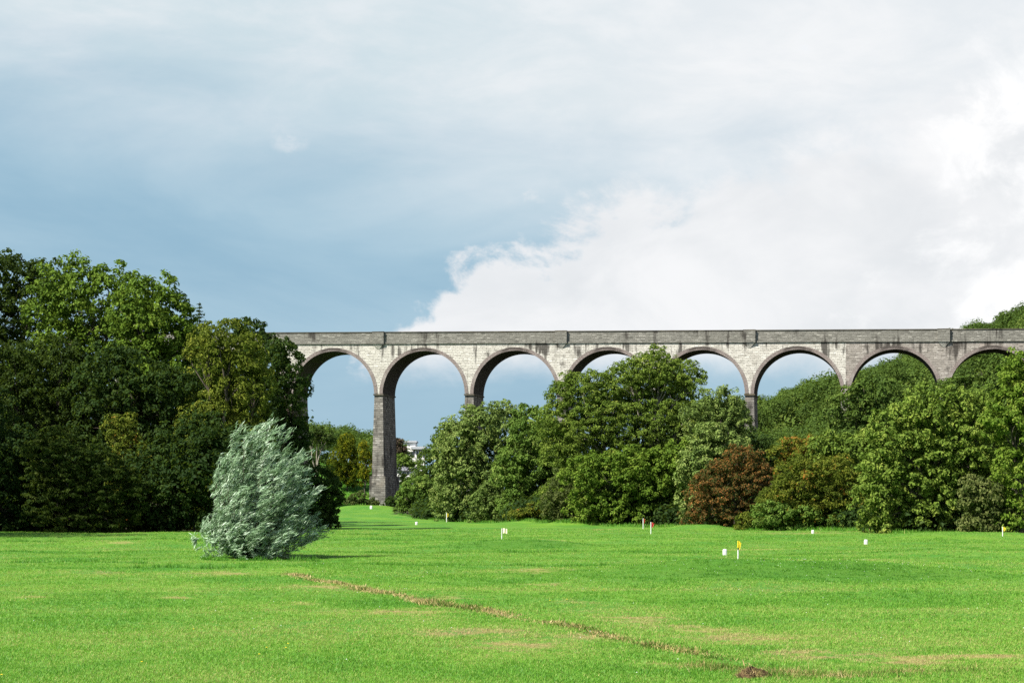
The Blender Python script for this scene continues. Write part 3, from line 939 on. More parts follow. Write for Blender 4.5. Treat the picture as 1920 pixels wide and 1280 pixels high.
# --- right
tree('hawthorn_tree', 'rust red hawthorn tree at the lawn edge', 'tree', 204, [(1392, 874, 38, 34), (1350, 900, 34, 34), (1420, 905, 28, 40), (1328, 935, 38, 44), (1385, 930, 50, 48), (1420, 950, 24, 36)], 'rust', GR, .36, .20, .5, nleaf=36, nsub=11, spread=.5)
tree('hawthorn_tree', 'olive green hawthorn flecked with red berries right of the rust one', 'tree', 206, [(1500, 900, 46, 44), (1560, 905, 52, 52), (1470, 945, 44, 40), (1540, 950, 60, 38), (1600, 940, 36, 44)], 'hawthorn', GR, .42, .22, .5, nleaf=38)
tree('hawthorn_tree', 'brown topped hawthorn behind the rust and olive pair', 'tree', 236, [(1482, 850, 36, 30), (1530, 855, 40, 34)], 'hawthorn', GR, .46, .25, nleaf=34, tintbias=.14)
tree('yew_tree', 'dark round yew at the foot of the middle right pier', 'tree', 290, [(1412, 838, 34, 28), (1395, 860, 34, 30), (1440, 868, 34, 34)], 'dark', GR, .6, .32, nleaf=32, tintbias=.15)
tree('sycamore_tree', 'biggest sycamore on the right with pale lit leaf clumps', 'tree', 212,
     [(1745, 790, 66, 62), (1685, 830, 58, 58), (1810, 790, 60, 62), (1760, 860, 76, 60), (1670, 890, 60, 60), (1830, 860, 60, 62), (1720, 920, 66, 44), (1800, 915, 62, 44), (1655, 945, 50, 44), (1850, 900, 44, 50)], 'ash', GR, .54, .30, .6, nleaf=36, nsub=12)
tree('sycamore_tree', 'dark sycamore higher on the slope against the second right hand pier', 'tree', 268, [(1635, 752, 50, 42), (1590, 785, 42, 44), (1660, 790, 50, 46), (1600, 840, 46, 46)], 'hill', GR, .62, .35, nleaf=33, tintbias=.05)
tree('ash_tree', 'tall ash tree cut by the right picture edge', 'tree', 190, [(1912, 715, 36, 52), (1895, 790, 50, 60), (1930, 850, 60, 80), (1900, 900, 40, 60), (1950, 760, 60, 80)], 'bright', GR, .48, .29, .5, nleaf=36, tintbias=.16)
tree('elder_bush', 'pale olive elder bush at the lawn edge near the right picture edge', 'bush', 190, [(1845, 945, 36, 46), (1870, 965, 30, 30), (1825, 920, 24, 26)], 'olive', GR, .42, .24, nleaf=34, limbs=False, tintbias=.35)
tree('bramble_bush', 'low green thicket in front of the olive hawthorn', 'bush', 202, [(1450, 965, 38, 24), (1500, 970, 40, 20), (1590, 975, 40, 18)], 'sycamore', GR, .38, .22, nleaf=34, limbs=False)
tree('sycamore_tree', 'green tree rising between the olive hawthorn and the biggest sycamore', 'tree', 230, [(1590, 870, 50, 48), (1640, 850, 46, 50), (1560, 850, 40, 34)], 'ash', GR, .52, .3, nleaf=34, tintbias=-.1)
tree('oak_tree', 'green tree below the last arch at the right, behind the biggest sycamore', 'tree', 300, [(1850, 740, 48, 40), (1800, 745, 50, 34), (1890, 760, 44, 50)], 'hill', GR, .65, .36, nleaf=32, tintbias=.12)

tree('hawthorn_bush', 'green lower bush growing into the foot of the rust red hawthorn', 'bush', 202, [(1440, 950, 20, 34), (1412, 974, 30, 13)], 'hawthorn', GR, .38, .21, .5, nleaf=34, limbs=False, tintbias=-.12)

# --- woodland that covers the hill behind the viaduct: reads as one mass
def far_wood(name, label, spots, leaf, per=1500, size=.5, sit=False):
    protos = []
    for q in range(3):
        k_ = 9
        i_ = np.arange(k_) + .5
        zz = 1 - i_ / k_ * 1.35
        ph = i_ * 2.39996 + rng.uniform(0, 6.28)
        rr = np.sqrt(1 - zz * zz)
        d = np.stack([rr * np.cos(ph), rr * np.sin(ph), zz * .8], 1)
        sc_ = d * rng.uniform(.52, .72, (k_, 1))
        m = per // k_
        dirs = sphere_dirs(k_ * m)
        dirs[:, 2] = np.abs(dirs[:, 2] + .3) - .3
        P = np.repeat(sc_, m, 0) + dirs * (np.repeat(rng.uniform(.36, .54, k_), m) * rng.uniform(.72, 1.12, k_ * m))[:, None]
        nn = unit(dirs + np.array([0, 0, .35]) + rng.normal(0, .35, (k_ * m, 3)))
        le = size / 4.4 * rng.uniform(.6, 1.4, k_ * m) * (2.3 if sit else 1)
        v, f = leaf_quads(P, nn, unit(rng.normal(0, 1, (k_ * m, 3))), le, le * .65)
        ti = np.clip(.45 + np.repeat(rng.normal(0, .12, k_), m) + rng.normal(0, .14, k_ * m), 0, 1)
        x, y, r, h = spots[q]
        o = mesh_obj('crown', v, f, M_leaf[leaf], None, {'tint': ('FACE', ti)})
        o.location = (x, y, float(ground(x, y)) + (r * .20 if sit else h - r * .8))
        o.scale = (r, r, r)
        protos.append(o)
        ALL_TRI[0] += len(f) * 2
    rest = spots[3:]
    pts = [(x, y, float(ground(x, y)) + (r * .20 if sit else h - r * .8)) for x, y, r, h in rest]
    n_ = len(rest)
    instancer(name, label, pts, [q[2] for q in rest], rng.uniform(0, 6.28, n_), rng.normal(0, .16, n_), protos, M_leaf[leaf])


def scatter(x0, x1, y0, y1, step, fn):
    out = []
    y = y0
    while y < y1:
        x = x0 + rng.uniform(0, step)
        while x < x1:
            xx, yy = x + rng.normal(0, step * .22), y + rng.normal(0, step * .22)
            q = fn(xx, yy)
            if q:
                out.append((xx, yy, *q))
            x += step
        y += step * .9
    return out


def in_frame(x, y, lo, hi):
    p = 960 + F * x / y
    return lo < p < hi


spots = scatter(28, 190, 412, 640, 8.2, lambda x, y: (rng.uniform(3.0, 5.8), rng.uniform(7.5, 12.5)) if in_frame(x, y, 1270, 2000) else None)
far_wood('hillside_wood', 'dense green woodland covering the hillside behind the viaduct', spots, 'hill', 1300)
spots = scatter(30, 84, 300, 372, 7.5, lambda x, y: (rng.uniform(3.2, 4.4), rng.uniform(7, 9.5)) if in_frame(x, y, 1440, 1960) else None)
spots += scatter(6, 40, 300, 374, 8, lambda x, y: (rng.uniform(3.0, 4.0), rng.uniform(6.5, 9)) if in_frame(x, y, 1000, 1440) else None)
far_wood('slope_wood', 'woodland on the slope between the lawn trees and the right hand piers', spots, 'hill', 1500, .42)
spots = scatter(-75, -28, 520, 640, 9, lambda x, y: (rng.uniform(4, 5.5), rng.uniform(8, 11)) if in_frame(x, y, 540, 760) else None)
far_wood('distant_wood', 'distant wooded hill seen through the arch left of the tall pier', spots, 'hill', 1000)
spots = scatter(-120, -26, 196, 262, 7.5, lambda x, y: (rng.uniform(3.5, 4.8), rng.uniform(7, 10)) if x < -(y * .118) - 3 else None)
spots += scatter(-120, -47, 160, 200, 8, lambda x, y: (rng.uniform(5, 6.5), rng.uniform(21, 26)) if 960 + F * x / y < -130 else None)  # added tall trees out of view, to cast shade on the wood's front
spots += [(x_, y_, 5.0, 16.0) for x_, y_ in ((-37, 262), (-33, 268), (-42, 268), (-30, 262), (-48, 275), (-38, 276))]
far_wood('wood_interior_and_shade_trees', 'dark inner growth of the wood at the left, with added unseen trees that shade it', spots, 'dark', 1000, .45)
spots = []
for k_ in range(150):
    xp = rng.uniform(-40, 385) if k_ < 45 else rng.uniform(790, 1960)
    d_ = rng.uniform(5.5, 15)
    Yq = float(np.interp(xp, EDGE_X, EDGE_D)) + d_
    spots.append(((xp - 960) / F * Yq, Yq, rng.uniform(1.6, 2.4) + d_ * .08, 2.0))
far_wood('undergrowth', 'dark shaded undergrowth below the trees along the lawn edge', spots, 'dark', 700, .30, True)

# ------------------------------------------------------------------ silvery willow
wy = 109.0
wc = px(490, 1046, wy)
wg = float(ground(wc[0], wy))
wroot = empty('willow_bush', (wc[0], wy, wg))
tag(wroot, 'silvery windblown willow bush standing alone on the lawn', 'bush')
tb = Tubes()
V, Fc, Ti, n = [], [], [], 0
WIND = np.array([1.0, 0.25, 0.05])
for s_i in range(350):
    a = rng.uniform(0, 6.28)
    q = rng.uniform(0, 1) ** .66
    lean = q * 1.30
    L = rng.uniform(.62, 1.08) * (6.35 - 3.7 * q ** 1.5)
    if s_i >= 285:
        q, lean, L = 1.0, rng.uniform(1.12, 1.46), rng.uniform(2.3, 3.3)
    b = np.array([wc[0] + rng.normal(-.15, .3 + .2 * q), wy + rng.normal(0, .3 + .2 * q), wg - .1])
    d = np.array([math.cos(a) * math.sin(lean), math.sin(a) * math.sin(lean), math.cos(lean)])
    t_ = np.linspace(0, 1, 12)[:, None]
    out = d * np.array([1, 1, 0])
    P = b + d * L * t_ + np.array([0, 0, 1.0]) * (L * .22 * math.sin(lean)) * t_ ** 1.6 + out * (.35 * np.sin(t_ * 3.0)) + WIND * (L * .20) * np.maximum(t_ - .35, 0) ** 1.5 - np.array([.5, 0, 0]) * t_ * (1 - t_ * .6)
    P[:, 2] = np.maximum(P[:, 2], wg + .08 + .25 * t_[:, 0])
    P[:, 0] = wc[0] - .30 + (P[:, 0] - wc[0]) * (.68 if s_i < 285 else .84)
    P[:, 2] = wg + (P[:, 2] - wg) * 1.03
    if s_i < 160:
        tb.add(P, .028, .005, 4)
    nt, nl = 15, 14
    ts = np.clip(rng.uniform(.15, 1.0, nt) ** .8, 0, .999)
    ts[:2] = .995
    idx = ts * 11
    i0 = np.minimum(idx.astype(int), 10)
    fr = (idx - i0)[:, None]
    base_ = P[i0] * (1 - fr) + P[i0 + 1] * fr
    tan = unit(P[i0 + 1] - P[i0])
    tw = unit(tan * .65 + WIND * (.30 + .45 * ts[:, None]) + rng.normal(0, .30, (nt, 3)) + np.array([0, 0, .22]))
    tl = rng.uniform(.35, .95, nt)
    m = nt * nl
    sp = rng.uniform(0, 1, m)
    TW = np.repeat(tw, nl, 0)
    pos = np.repeat(base_, nl, 0) + TW * (sp * np.repeat(tl, nl))[:, None] + rng.normal(0, .045, (m, 3))
    pos[:, 2] = np.maximum(pos[:, 2] - .12 * sp ** 2, wg + .05)
    al = unit(TW + WIND * .25 + rng.normal(0, .20, (m, 3)))
    nrm = unit(np.array([-.4, -.45, .55]) + rng.normal(0, .55, (m, 3)))
    le = rng.uniform(.16, .40, m)
    v, f = leaf_quads(pos, nrm, al, le, le * .15, .04)
    V.append(v); Fc.append(f + n); n += len(v)
    Ti.append(np.clip(np.repeat(rng.normal(.40, .30, nt), nl) + rng.normal(0, .16, m), 0, 1))
mesh_obj('foliage', np.concatenate(V), np.concatenate(Fc), M_leaf['willow'], wroot, {'tint': ('FACE', np.concatenate(Ti))})
tb.build('stem', M_bark, wroot)
ALL_TRI[0] += n // 2

# ------------------------------------------------------------------ grass blades, weeds
def build_blade(t):
    a = t.n('ShaderNodeAttribute')
    a.attribute_name = 'tint'
    r = t.n('ShaderNodeValToRGB')
    e = r.color_ramp.elements
    e[0].position, e[0].color = 0, (.056, .185, .017, 1)
    e[1].position, e[1].color = 1, (.40, .31, .14, 1)
    for p, c in ((.45, (.126, .312, .024)), (.70, (.232, .380, .054)), (.82, (.38, .39, .11))):
        e.new(p).color = (*c, 1)
    ai = t.n('ShaderNodeAttribute')
    ai.attribute_type = 'INSTANCER'
    ai.attribute_name = 'tone'
    t.put(r.inputs[0], t.m('ADD', a.outputs['Fac'], ai.outputs['Fac']))
    tr = t.n('ShaderNodeBsdfTranslucent')
    t.put(tr.inputs[0], r.outputs[0])
    mx = t.n('ShaderNodeMixShader')
    mx.inputs[0].default_value = .42
    t.put(mx.inputs[1], principled(t, r.outputs[0], .5, .25))
    t.put(mx.inputs[2], tr.outputs[0])
    return mx.outputs[0]


M_blade = material('grass_blade', build_blade)


def vnoise(x, y, scale, seed):
    r = np.random.default_rng(seed).uniform(0, 1, (64, 64))
    x, y = x / scale + 500, y / scale + 500
    i, j = np.floor(x).astype(int), np.floor(y).astype(int)
    fx, fy = smooth(x - i), smooth(y - j)
    g_ = lambda a, b: r[a % 64, b % 64]
    return (g_(i, j) * (1 - fx) + g_(i + 1, j) * fx) * (1 - fy) + (g_(i, j + 1) * (1 - fx) + g_(i + 1, j + 1) * fx) * fy - .5


def blades(name, label, Xb, Yb, height, width, tint, lean=.5, mat=M_blade):
    n_ = len(Xb)
    Zb = ground(Xb, Yb) - .01
    b = np.stack([Xb, Yb, Zb], 1)
    a = rng.uniform(0, 6.28, n_)
    sd = np.stack([np.cos(a), np.sin(a), np.zeros(n_)], 1)
    ln_ = rng.normal(0, lean, (n_, 3))
    ln_[:, 2] = 1
    tip = b + unit(ln_) * height[:, None]
    v = np.stack([b - sd * width[:, None] * .5, b + sd * width[:, None] * .5, tip], 1).reshape(-1, 3)
    f = np.arange(n_ * 3, dtype=np.int32).reshape(-1, 3)
    o = mesh_obj(name, v, f, mat, None, {'tint': ('FACE', np.clip(tint, 0, 1))})
    tag(o, label, None, None, 'stuff')
    return o


# lawn: tufts of blades, thinning with distance
tufts = []
for q in range(5):
    nb = 22
    r_ = rng.uniform(0, .13, nb) ** .8
    a_ = rng.uniform(0, 6.28, nb)
    b = np.stack([r_ * np.cos(a_), r_ * np.sin(a_), np.zeros(nb)], 1)
    la = rng.uniform(0, 6.28, nb)
    le_ = rng.uniform(.3, 1.5, nb)
    dr = unit(np.stack([np.cos(la) * le_, np.sin(la) * le_, np.ones(nb)], 1))
    sd = np.stack([-np.sin(la), np.cos(la), np.zeros(nb)], 1)
    hb = rng.uniform(.03, .075, nb)[:, None]
    wb = rng.uniform(.009, .018, nb)[:, None]
    v = np.stack([b - sd * wb * .5, b + sd * wb * .5, b + dr * hb], 1).reshape(-1, 3)
    f = np.arange(nb * 3, dtype=np.int32).reshape(-1, 3)
    ti = np.clip(.46 + rng.normal(0, .17, nb) + .36 * (rng.uniform(0, 1, nb) < .05), 0, 1)
    tufts.append(mesh_obj('tuft', v, f, M_blade, None, {'tint': ('FACE', ti)}))
np_ = 105000
Yb = 33.0 * (215 / 33.0) ** (rng.uniform(0, 1, np_) ** 1.25)
Xb = rng.uniform(-.27, .27, np_) * Yb
pn = 1.0 * vnoise(Xb, Yb * .5, 2.6, 1) + .8 * vnoise(Xb, Yb * .6, .8, 2) + .5 * vnoise(Xb, Yb, .28, 3)
dryb, soilb, lushb = np.zeros(np_), np.zeros(np_), np.zeros(np_)
for mx, my, sx, sy in DRY:
    dryb = np.maximum(dryb, np.exp(-(((Xb - mx) / sx) ** 2 + ((Yb - my) / sy) ** 2)))
for mx, my, sx, sy in SOIL:
    soilb = np.maximum(soilb, np.exp(-(((Xb - mx) / sx) ** 2 + ((Yb - my) / sy) ** 2)))
for mx, my, sx, sy, h in MOUNDS[:3]:
    lushb = np.maximum(lushb, np.exp(-(((Xb - mx) / (sx * 1.15)) ** 2 + ((Yb - my + sy * 0.75) / (sy * .75)) ** 2) ** 2.5))
WP = np.array([patch(*p, 0, 0)[:2] for p in ((535, 1076), (640, 1096), (740, 1115), (830, 1134), (930, 1150), (1000, 1164), (1100, 1184), (1200, 1205), (1260, 1218), (1420, 1248), (1560, 1266), (1700, 1272))])
near = np.full(np_, 9.0)
for a_, b_ in zip(WP[:-1], WP[1:]):
    ab = b_ - a_
    q = np.clip(((Xb - a_[0]) * ab[0] + (Yb - a_[1]) * ab[1]) / (ab @ ab), 0, 1)
    near = np.minimum(near, np.hypot(Xb - a_[0] - ab[0] * q, Yb - a_[1] - ab[1] * q))
keep = (near > .30 * rng.uniform(.2, 1.1, np_)) & (soilb < .5 + .25 * rng.uniform(-1, 1, np_)) & (Yb < edge_y(Xb, Yb) - .5)
mown = vnoise(Xb * .12, Yb, 3.2, 9)
tone = .24 * pn + .30 * mown + .75 * dryb * np.clip(.5 + vnoise(Xb, Yb, .5, 11) * 1.8, 0, 1) - .34 * lushb
scb = (Yb / 42) ** .35 * (1 - .35 * np.clip(pn, -1, 1)) * rng.uniform(.7, 1.25, np_) * (1 - .3 * dryb)
Xb, Yb, tone, scb = Xb[keep], Yb[keep], tone[keep], scb[keep]
pts = np.stack([Xb, Yb, ground(Xb, Yb) - .004], 1)
for q, tf in enumerate(tufts):
    tf.location = tuple(pts[q])
instancer('grass', 'short mown grass blades of the lawn', pts[5:], scb[5:], rng.uniform(0, 6.28, len(pts) - 5), tone[5:], tufts, M_blade)

# rough unmown fringes: dark lines that cross the field
LINES = [((375, 1049), (600, 1051), .30), ((560, 1059), (1400, 1060), .17), ((590, 1035), (1330, 1036), .18), ((-20, 1053), (275, 1056), .18), ((-20, 1034), (190, 1035), .16), ((-20, 1014), (160, 1016), .2), ((230, 1017), (380, 1019), .2),
         ((1380, 1041), (1920, 1036), .12), ((600, 1003), (900, 1004), .18), ((620, 1012), (860, 1013), .16), ((1420, 1075), (1660, 1083), .10), ((1100, 1086), (1640, 1092), .10), ((250, 1064), (460, 1066), .24)]
Xl, Yl, Hl = [], [], []
for (x0, r0), (x1, r1), h in LINES:
    a, b = F * CAMZ / (r0 - HOR), F * CAMZ / (r1 - HOR)
    p0, p1 = np.array([(x0 - 960) / F * a, a]), np.array([(x1 - 960) / F * b, b])
    m = int(np.linalg.norm(p1 - p0) * 150)
    s_ = rng.uniform(0, 1, m)
    w_ = np.sin(s_ * 9 + x0) * .25 + np.sin(s_ * 31) * .1
    env = .35 + .65 * smooth((np.sin(s_ * 17 + r0) + np.sin(s_ * 41)) * .5 + .6)
    P = p0 + (p1 - p0) * s_[:, None]
    Xl.append(P[:, 0] + rng.normal(0, .05, m)); Yl.append(P[:, 1] + w_ + rng.normal(0, .16, m)); Hl.append(h * env * rng.uniform(.6, 1.4, m))
Xl, Yl, Hl = map(np.concatenate, (Xl, Yl, Hl))
blades('long_grass', 'dark fringes of longer unmown grass crossing the field', Xl, Yl, Hl, rng.uniform(.02, .035, len(Xl)), .18 + rng.normal(0, .12, len(Xl)), .45)

# rough grass tuft by the willow and under the trees along the edge
m = 16000
s_ = rng.uniform(0, 1, m)
xs = 745 + (1900 - 745) * s_
Ye = np.interp(xs, EDGE_X, EDGE_D) + rng.normal(.8, 1.0, m)
Xe = (xs - 960) / F * Ye
blades('rough_grass', 'rough grass and nettles along the foot of the trees', Xe, Ye, rng.uniform(.15, .6, m) * rng.uniform(.5, 1, m), rng.uniform(.04, .08, m), .30 + rng.normal(0, .2, m), .4)

m = 14000
Xk, Yk = rng.uniform(-44, -22, m), rng.uniform(398, 450, m)
blades('bank_grass', 'long rough grass on the bank behind the tall pier', Xk, Yk, rng.uniform(.2, .6, m) * (1 + 1.2 * vnoise(Xk, Yk, 3, 31)), rng.uniform(.08, .16, m), .22 + rng.normal(0, .15, m) + .5 * vnoise(Xk, Yk, 4, 32), .5)

# strip of dried weeds running through the lawn
M_weed = material('dry_weed', build_leaf(((0, (.045, .11, .012)), (.35, (.10, .17, .028)), (.5, (.31, .245, .095)), (.8, (.43, .325, .15)), (1, (.54, .44, .24))), .2))
seg = np.linalg.norm(np.diff(WP, axis=0), axis=1)
cum = np.concatenate([[0], np.cumsum(seg)])
m = 20000
s_ = rng.uniform(0, 1, m) ** 1.0 * cum[-1]
fr = s_ / cum[-1]
Xw = np.interp(s_, cum, WP[:, 0])
Yw = np.interp(s_, cum, WP[:, 1])
lush_w = np.exp(-((fr - .52) / .05) ** 2) * .9 + np.clip((fr - .62) / .2, 0, 1) * .85
thick = np.where(rng.uniform(0, 1, m) < .35 + .65 * np.clip(np.sin(fr * 46) * .6 + .7, 0, 1), 1, 0) * (rng.uniform(0, 1, m) > np.clip((fr - .80) * 5.0, 0, .88))
ok = (thick > 0) & (vnoise(Xw, Yw, 1.1, 12) + .60 - .8 * np.clip(fr - .55, 0, 1) > .05 * rng.uniform(0, 1, m))
wid = .24 + .30 * np.abs(vnoise(Xw, Yw, 1.3, 8))
Xw = Xw + rng.normal(0, 1, m) * wid * .55
Yw = Yw + rng.normal(0, 1, m) * wid * 1.5
hw = (.10 + .12 * rng.uniform(0, 1, m) ** 2 + .20 * np.exp(-((fr - .50) / .045) ** 2)) * (.65 + .7 * vnoise(Xw, Yw, .7, 5))
tw = .66 + rng.normal(0, .15, m) - .42 * lush_w * rng.uniform(.2, 1, m) - .25 * (rng.uniform(0, 1, m) < .22)
blades('dry_weeds', 'strip of dried brown dock and weeds running through the lawn', Xw[ok], Yw[ok], hw[ok], rng.uniform(.02, .05, ok.sum()), tw[ok] + .5 * vnoise(Xw[ok], Yw[ok], .5, 6), 1.1, M_weed)
# daisies and clover heads, too many and too small to count
m = 220
k_ = rng.integers(0, 2, m)
Xd = np.where(k_ == 0, rng.normal(MOUNDS[0][0], 5, m), rng.uniform(-16, 16, m))
Yd_ = np.where(k_ == 0, rng.normal(MOUNDS[0][1] - 1, 3, m), rng.uniform(36, 100, m))
vs_, fs_ = [], []
for x_, y_ in zip(Xd, Yd_):
    z_ = float(ground(x_, y_)) + .05
    b_ = len(vs_)
    vs_ += [(x_ + .012 * math.cos(a_), y_ + .012 * math.sin(a_), z_) for a_ in np.arange(6) * math.pi / 3] + [(x_, y_, z_ + .012)]
    fs_ += [(b_ + i_, b_ + (i_ + 1) % 6, b_ + 6) for i_ in range(6)]
DAISY = (vs_, fs_)
# straw tussocks near the bare soil
m = 5200
k_ = rng.integers(0, 4, m)
TUS = np.array([patch(*p) for p in ((1690, 1264, .9, .35), (1560, 1262, .5, .3), (1340, 1250, .35, .3), (1480, 1258, .35, .3))])
S = TUS[k_]
Xs, Ys = S[:, 0] + rng.normal(0, 1, m) * S[:, 2], S[:, 1] + rng.normal(0, 1, m) * S[:, 3]
blades('straw', 'dead straw and coarse grass tussocks in the near lawn', Xs, Ys, rng.uniform(.06, .22, m) * (.8 + .8 * vnoise(Xs, Ys, .4, 21)), rng.uniform(.008, .018, m), np.clip(.42 + rng.normal(0, .22, m) + .6 * vnoise(Xs, Ys, .5, 22), 0, 1), .9, M_weed)


def build_clod(t):
    p = t.n('ShaderNodeNewGeometry').outputs['Position']
    n_ = t.noise(p, 14.0, 6.0, .7)
    return principled(t, t.mix(t.ss(n_, .35, .68), (.022, .014, .008), (.13, .085, .042)), .95, .05, bump(t, n_, 1.0, .05))


M_soil = material('bare_soil', build_clod)
cX, cY, _, _ = patch(1408, 1262, 0, 0)
cz = float(ground(cX, cY))
clod = empty('soil_clod', (cX, cY, cz))
tag(clod, 'clod of dark bare soil with dead roots sticking out of the near lawn', 'soil')
nu, nv = 28, 9
vs, fs = [], []
for j_ in range(nv):
    e_ = j_ / (nv - 1)
    for i_ in range(nu):
        a_ = 2 * math.pi * i_ / nu
        q = (1 - e_) * (1 + .22 * math.sin(a_ * 3 + 1) + .10 * math.sin(a_ * 7)) * (1 + rng.normal(0, .05))
        vs.append((cX + .38 * q * math.cos(a_), cY + .32 * q * math.sin(a_), cz - .03 + .17 * math.sin(e_ * math.pi / 2) * (1 + .25 * math.sin(a_ * 2)) + rng.normal(0, .012)))
for j_ in range(nv - 1):
    for i_ in range(nu):
        fs.append((j_ * nu + i_, j_ * nu + (i_ + 1) % nu, (j_ + 1) * nu + (i_ + 1) % nu, (j_ + 1) * nu + i_))
mesh_obj('earth', vs, fs, M_soil, clod, None, True)
m = 420
a_ = rng.uniform(0, 6.28, m)
q = rng.uniform(0, 1, m) ** .5
b = np.stack([cX + .34 * q * np.cos(a_), cY + .30 * q * np.sin(a_), cz + .13 * np.sqrt(np.maximum(1 - q ** 2, 0)) - .02], 1)
sd = np.stack([np.cos(a_ + 1.3), np.sin(a_ + 1.3), np.zeros(m)], 1)
tip = b + unit(rng.normal(0, .8, (m, 3)) + np.array([0, 0, .7])) * rng.uniform(.04, .16, m)[:, None]
v = np.stack([b - sd * .005, b + sd * .005, tip], 1).reshape(-1, 3)
rt = mesh_obj('roots', v, np.arange(m * 3, dtype=np.int32).reshape(-1, 3), M_weed, clod, {'tint': ('FACE', rng.uniform(.45, .9, m))})
rt['kind'] = 'stuff'

# ------------------------------------------------------------------ flags, tee markers, flowers
def plain(c, rough=.6, var=.12):
    def f(t):
        p = t.n('ShaderNodeNewGeometry').outputs['Position']
        n_ = t.noise(p, 9.0, 4.0, .6)
        return principled(t, t.mix(t.ss(n_, .35, .75), c, tuple(v * (1 - var) for v in c)), rough, .3)
    return f


M_white = material('white_paint', plain((.66, .66, .64), .6, .25))
M_yellow = material('yellow_cloth', plain((.80, .60, .02)))
M_red = material('red_cloth', plain((.42, .022, .02)))
M_black = material('black_tape', plain((.03, .03, .03)))
M_cream = material('cream_cloth', plain((.78, .72, .45)))


def flag(label, x, r_top, r_base, Y, furl, mats, two_tone=False, fw=11):
    c = px(x, r_base, Y)
    gz = float(ground(c[0], Y))
    h = px(x, r_top, Y)[2] - gz
    root = empty('flag_stick', (c[0], Y, gz))
    tag(root, label, 'flag', 'pitch and putt flags on the field')
    r = max(.024, .0011 * Y / 6)
    t_ = Tubes()
    t_.add([(c[0], Y, gz - .1), (c[0], Y, gz + h * .25), (c[0], Y, gz + h * (.50 if two_tone else 1.0))], r * 1.15, r * 1.1, 10)
    t_.build('pole', M_white, root)
    if two_tone:
        t_ = Tubes()
        t_.add([(c[0], Y, gz + h * .5), (c[0], Y, gz + h * .63)], r * .7, r * .7, 8)
        t_.build('pole_sleeve', M_black, root)
        t_ = Tubes()
        t_.add([(c[0], Y, gz + h * .62), (c[0], Y, gz + h)], r * 1.0, r * .9, 10)
        t_.build('pole_top', mats[0], root)
    # cloth as a rippled sheet with thickness
    W, Hh = fw / F * Y, h * .36
    nu, nv = 9, 5
    vs, fs = [], []
    for side in (0, 1):
        for i in range(nu):
            for j in range(nv):
                s = i / (nu - 1)
                t2 = j / (nv - 1)
                if furl:
                    X_ = r + W * s * (1 - .55 * t2) * (0.9 if t2 < .9 else .5)
                    Z_ = gz + h - Hh * (t2 * 1.0) - s * Hh * .35
                else:
                    X_ = r + W * s
                    Z_ = gz + h * .995 - Hh * t2 + .05 * W * math.sin(s * 5)
                vs.append((c[0] + X_, Y + .06 * W * math.sin(s * 9 + t2) + side * .012, Z_))
    q = nu * nv
    for side in (0, 1):
        for i in range(nu - 1):
            for j in range(nv - 1):
                a_ = side * q + i * nv + j
                F4 = (a_, a_ + 1, a_ + nv + 1, a_ + nv)
                fs.append(F4 if side else F4[::-1])
    border = [i * nv for i in range(nu)] + [(nu - 1) * nv + j for j in range(1, nv)] + [i * nv + nv - 1 for i in range(nu - 2, -1, -1)] + [j for j in range(nv - 2, 0, -1)]
    for a_, b_ in zip(border, border[1:] + border[:1]):
        fs.append((a_, b_, b_ + q, a_ + q))
    o = mesh_obj('cloth', vs, fs, mats[-1], root)
    return root


flag('yellow flag drooping on a two colour stick nearest the camera', 1384, 1013, 1058, 86.0, True, (M_yellow, M_yellow), True, 5)
flag('pale yellow flag blowing out on its stick on the low green mound', 941, 990, 1014, 150, False, (M_cream,), False, 9)
flag('red flag on the farther of the two red flag sticks by the dark trees', 1206, 971, 991, 214, True, (M_red,), False, 3)
flag('red flag on the nearer of the two red flag sticks, cloth blowing out', 1220.5, 978, 1001, 181, True, (M_red,), False, 6)
flag('far small yellow flag at the lawn edge near the tall pier', 837.5, 961, 974, 278, True, (M_yellow,), False, 3)
flag('yellow flag by the dark trees near the right picture edge', 1880, 987, 1009, 162, True, (M_yellow,), False, 6)


def marker(label, x, r_top, r_base, Y, wpx):
    c = px(x, r_base, Y)
    gz = float(ground(c[0], Y))
    h = (r_base - r_top) / F * Y
    a = wpx / F * Y / 2
    prof = [(1.0, -.05), (1.0, .72), (.93, .88), (.70, 1.0)]
    sides = 14
    vs, fs = [], []
    for s, z in prof:
        for k_ in range(sides):
            t2 = 2 * math.pi * k_ / sides
            ex = 2 / 3.2
            cxn = math.copysign(abs(math.cos(t2)) ** ex, math.cos(t2))
            syn = math.copysign(abs(math.sin(t2)) ** ex, math.sin(t2))
            vs.append((c[0] + a * s * cxn, Y + a * .8 * s * syn, gz + h * z))
    for i in range(len(prof) - 1):
        for k_ in range(sides):
            j = (k_ + 1) % sides
            fs.append((i * sides + k_, i * sides + j, (i + 1) * sides + j, (i + 1) * sides + k_))
    fs.append(tuple((len(prof) - 1) * sides + k_ for k_ in range(sides)))
    o = mesh_obj('tee_marker', vs, fs, M_white)
    tag(o, label, 'tee marker', 'white tee markers on the field')


marker('white tee marker block beside the nearest yellow flag', 1359, 1028, 1039.5, 114.8, 8)
marker('white tee marker block alone on the lawn in front of the biggest sycamore', 1623.5, 1012, 1021.5, 138.7, 7)
marker('white tee marker block at the lawn edge in front of the olive hawthorn', 1524, 994, 1001, 182, 5)
marker('white tee marker block at the foot of the tall pier', 696, 955, 961, 372, 5)
marker('white tee marker block on the lawn right of the tall pier base', 781, 977.5, 983, 250, 5)

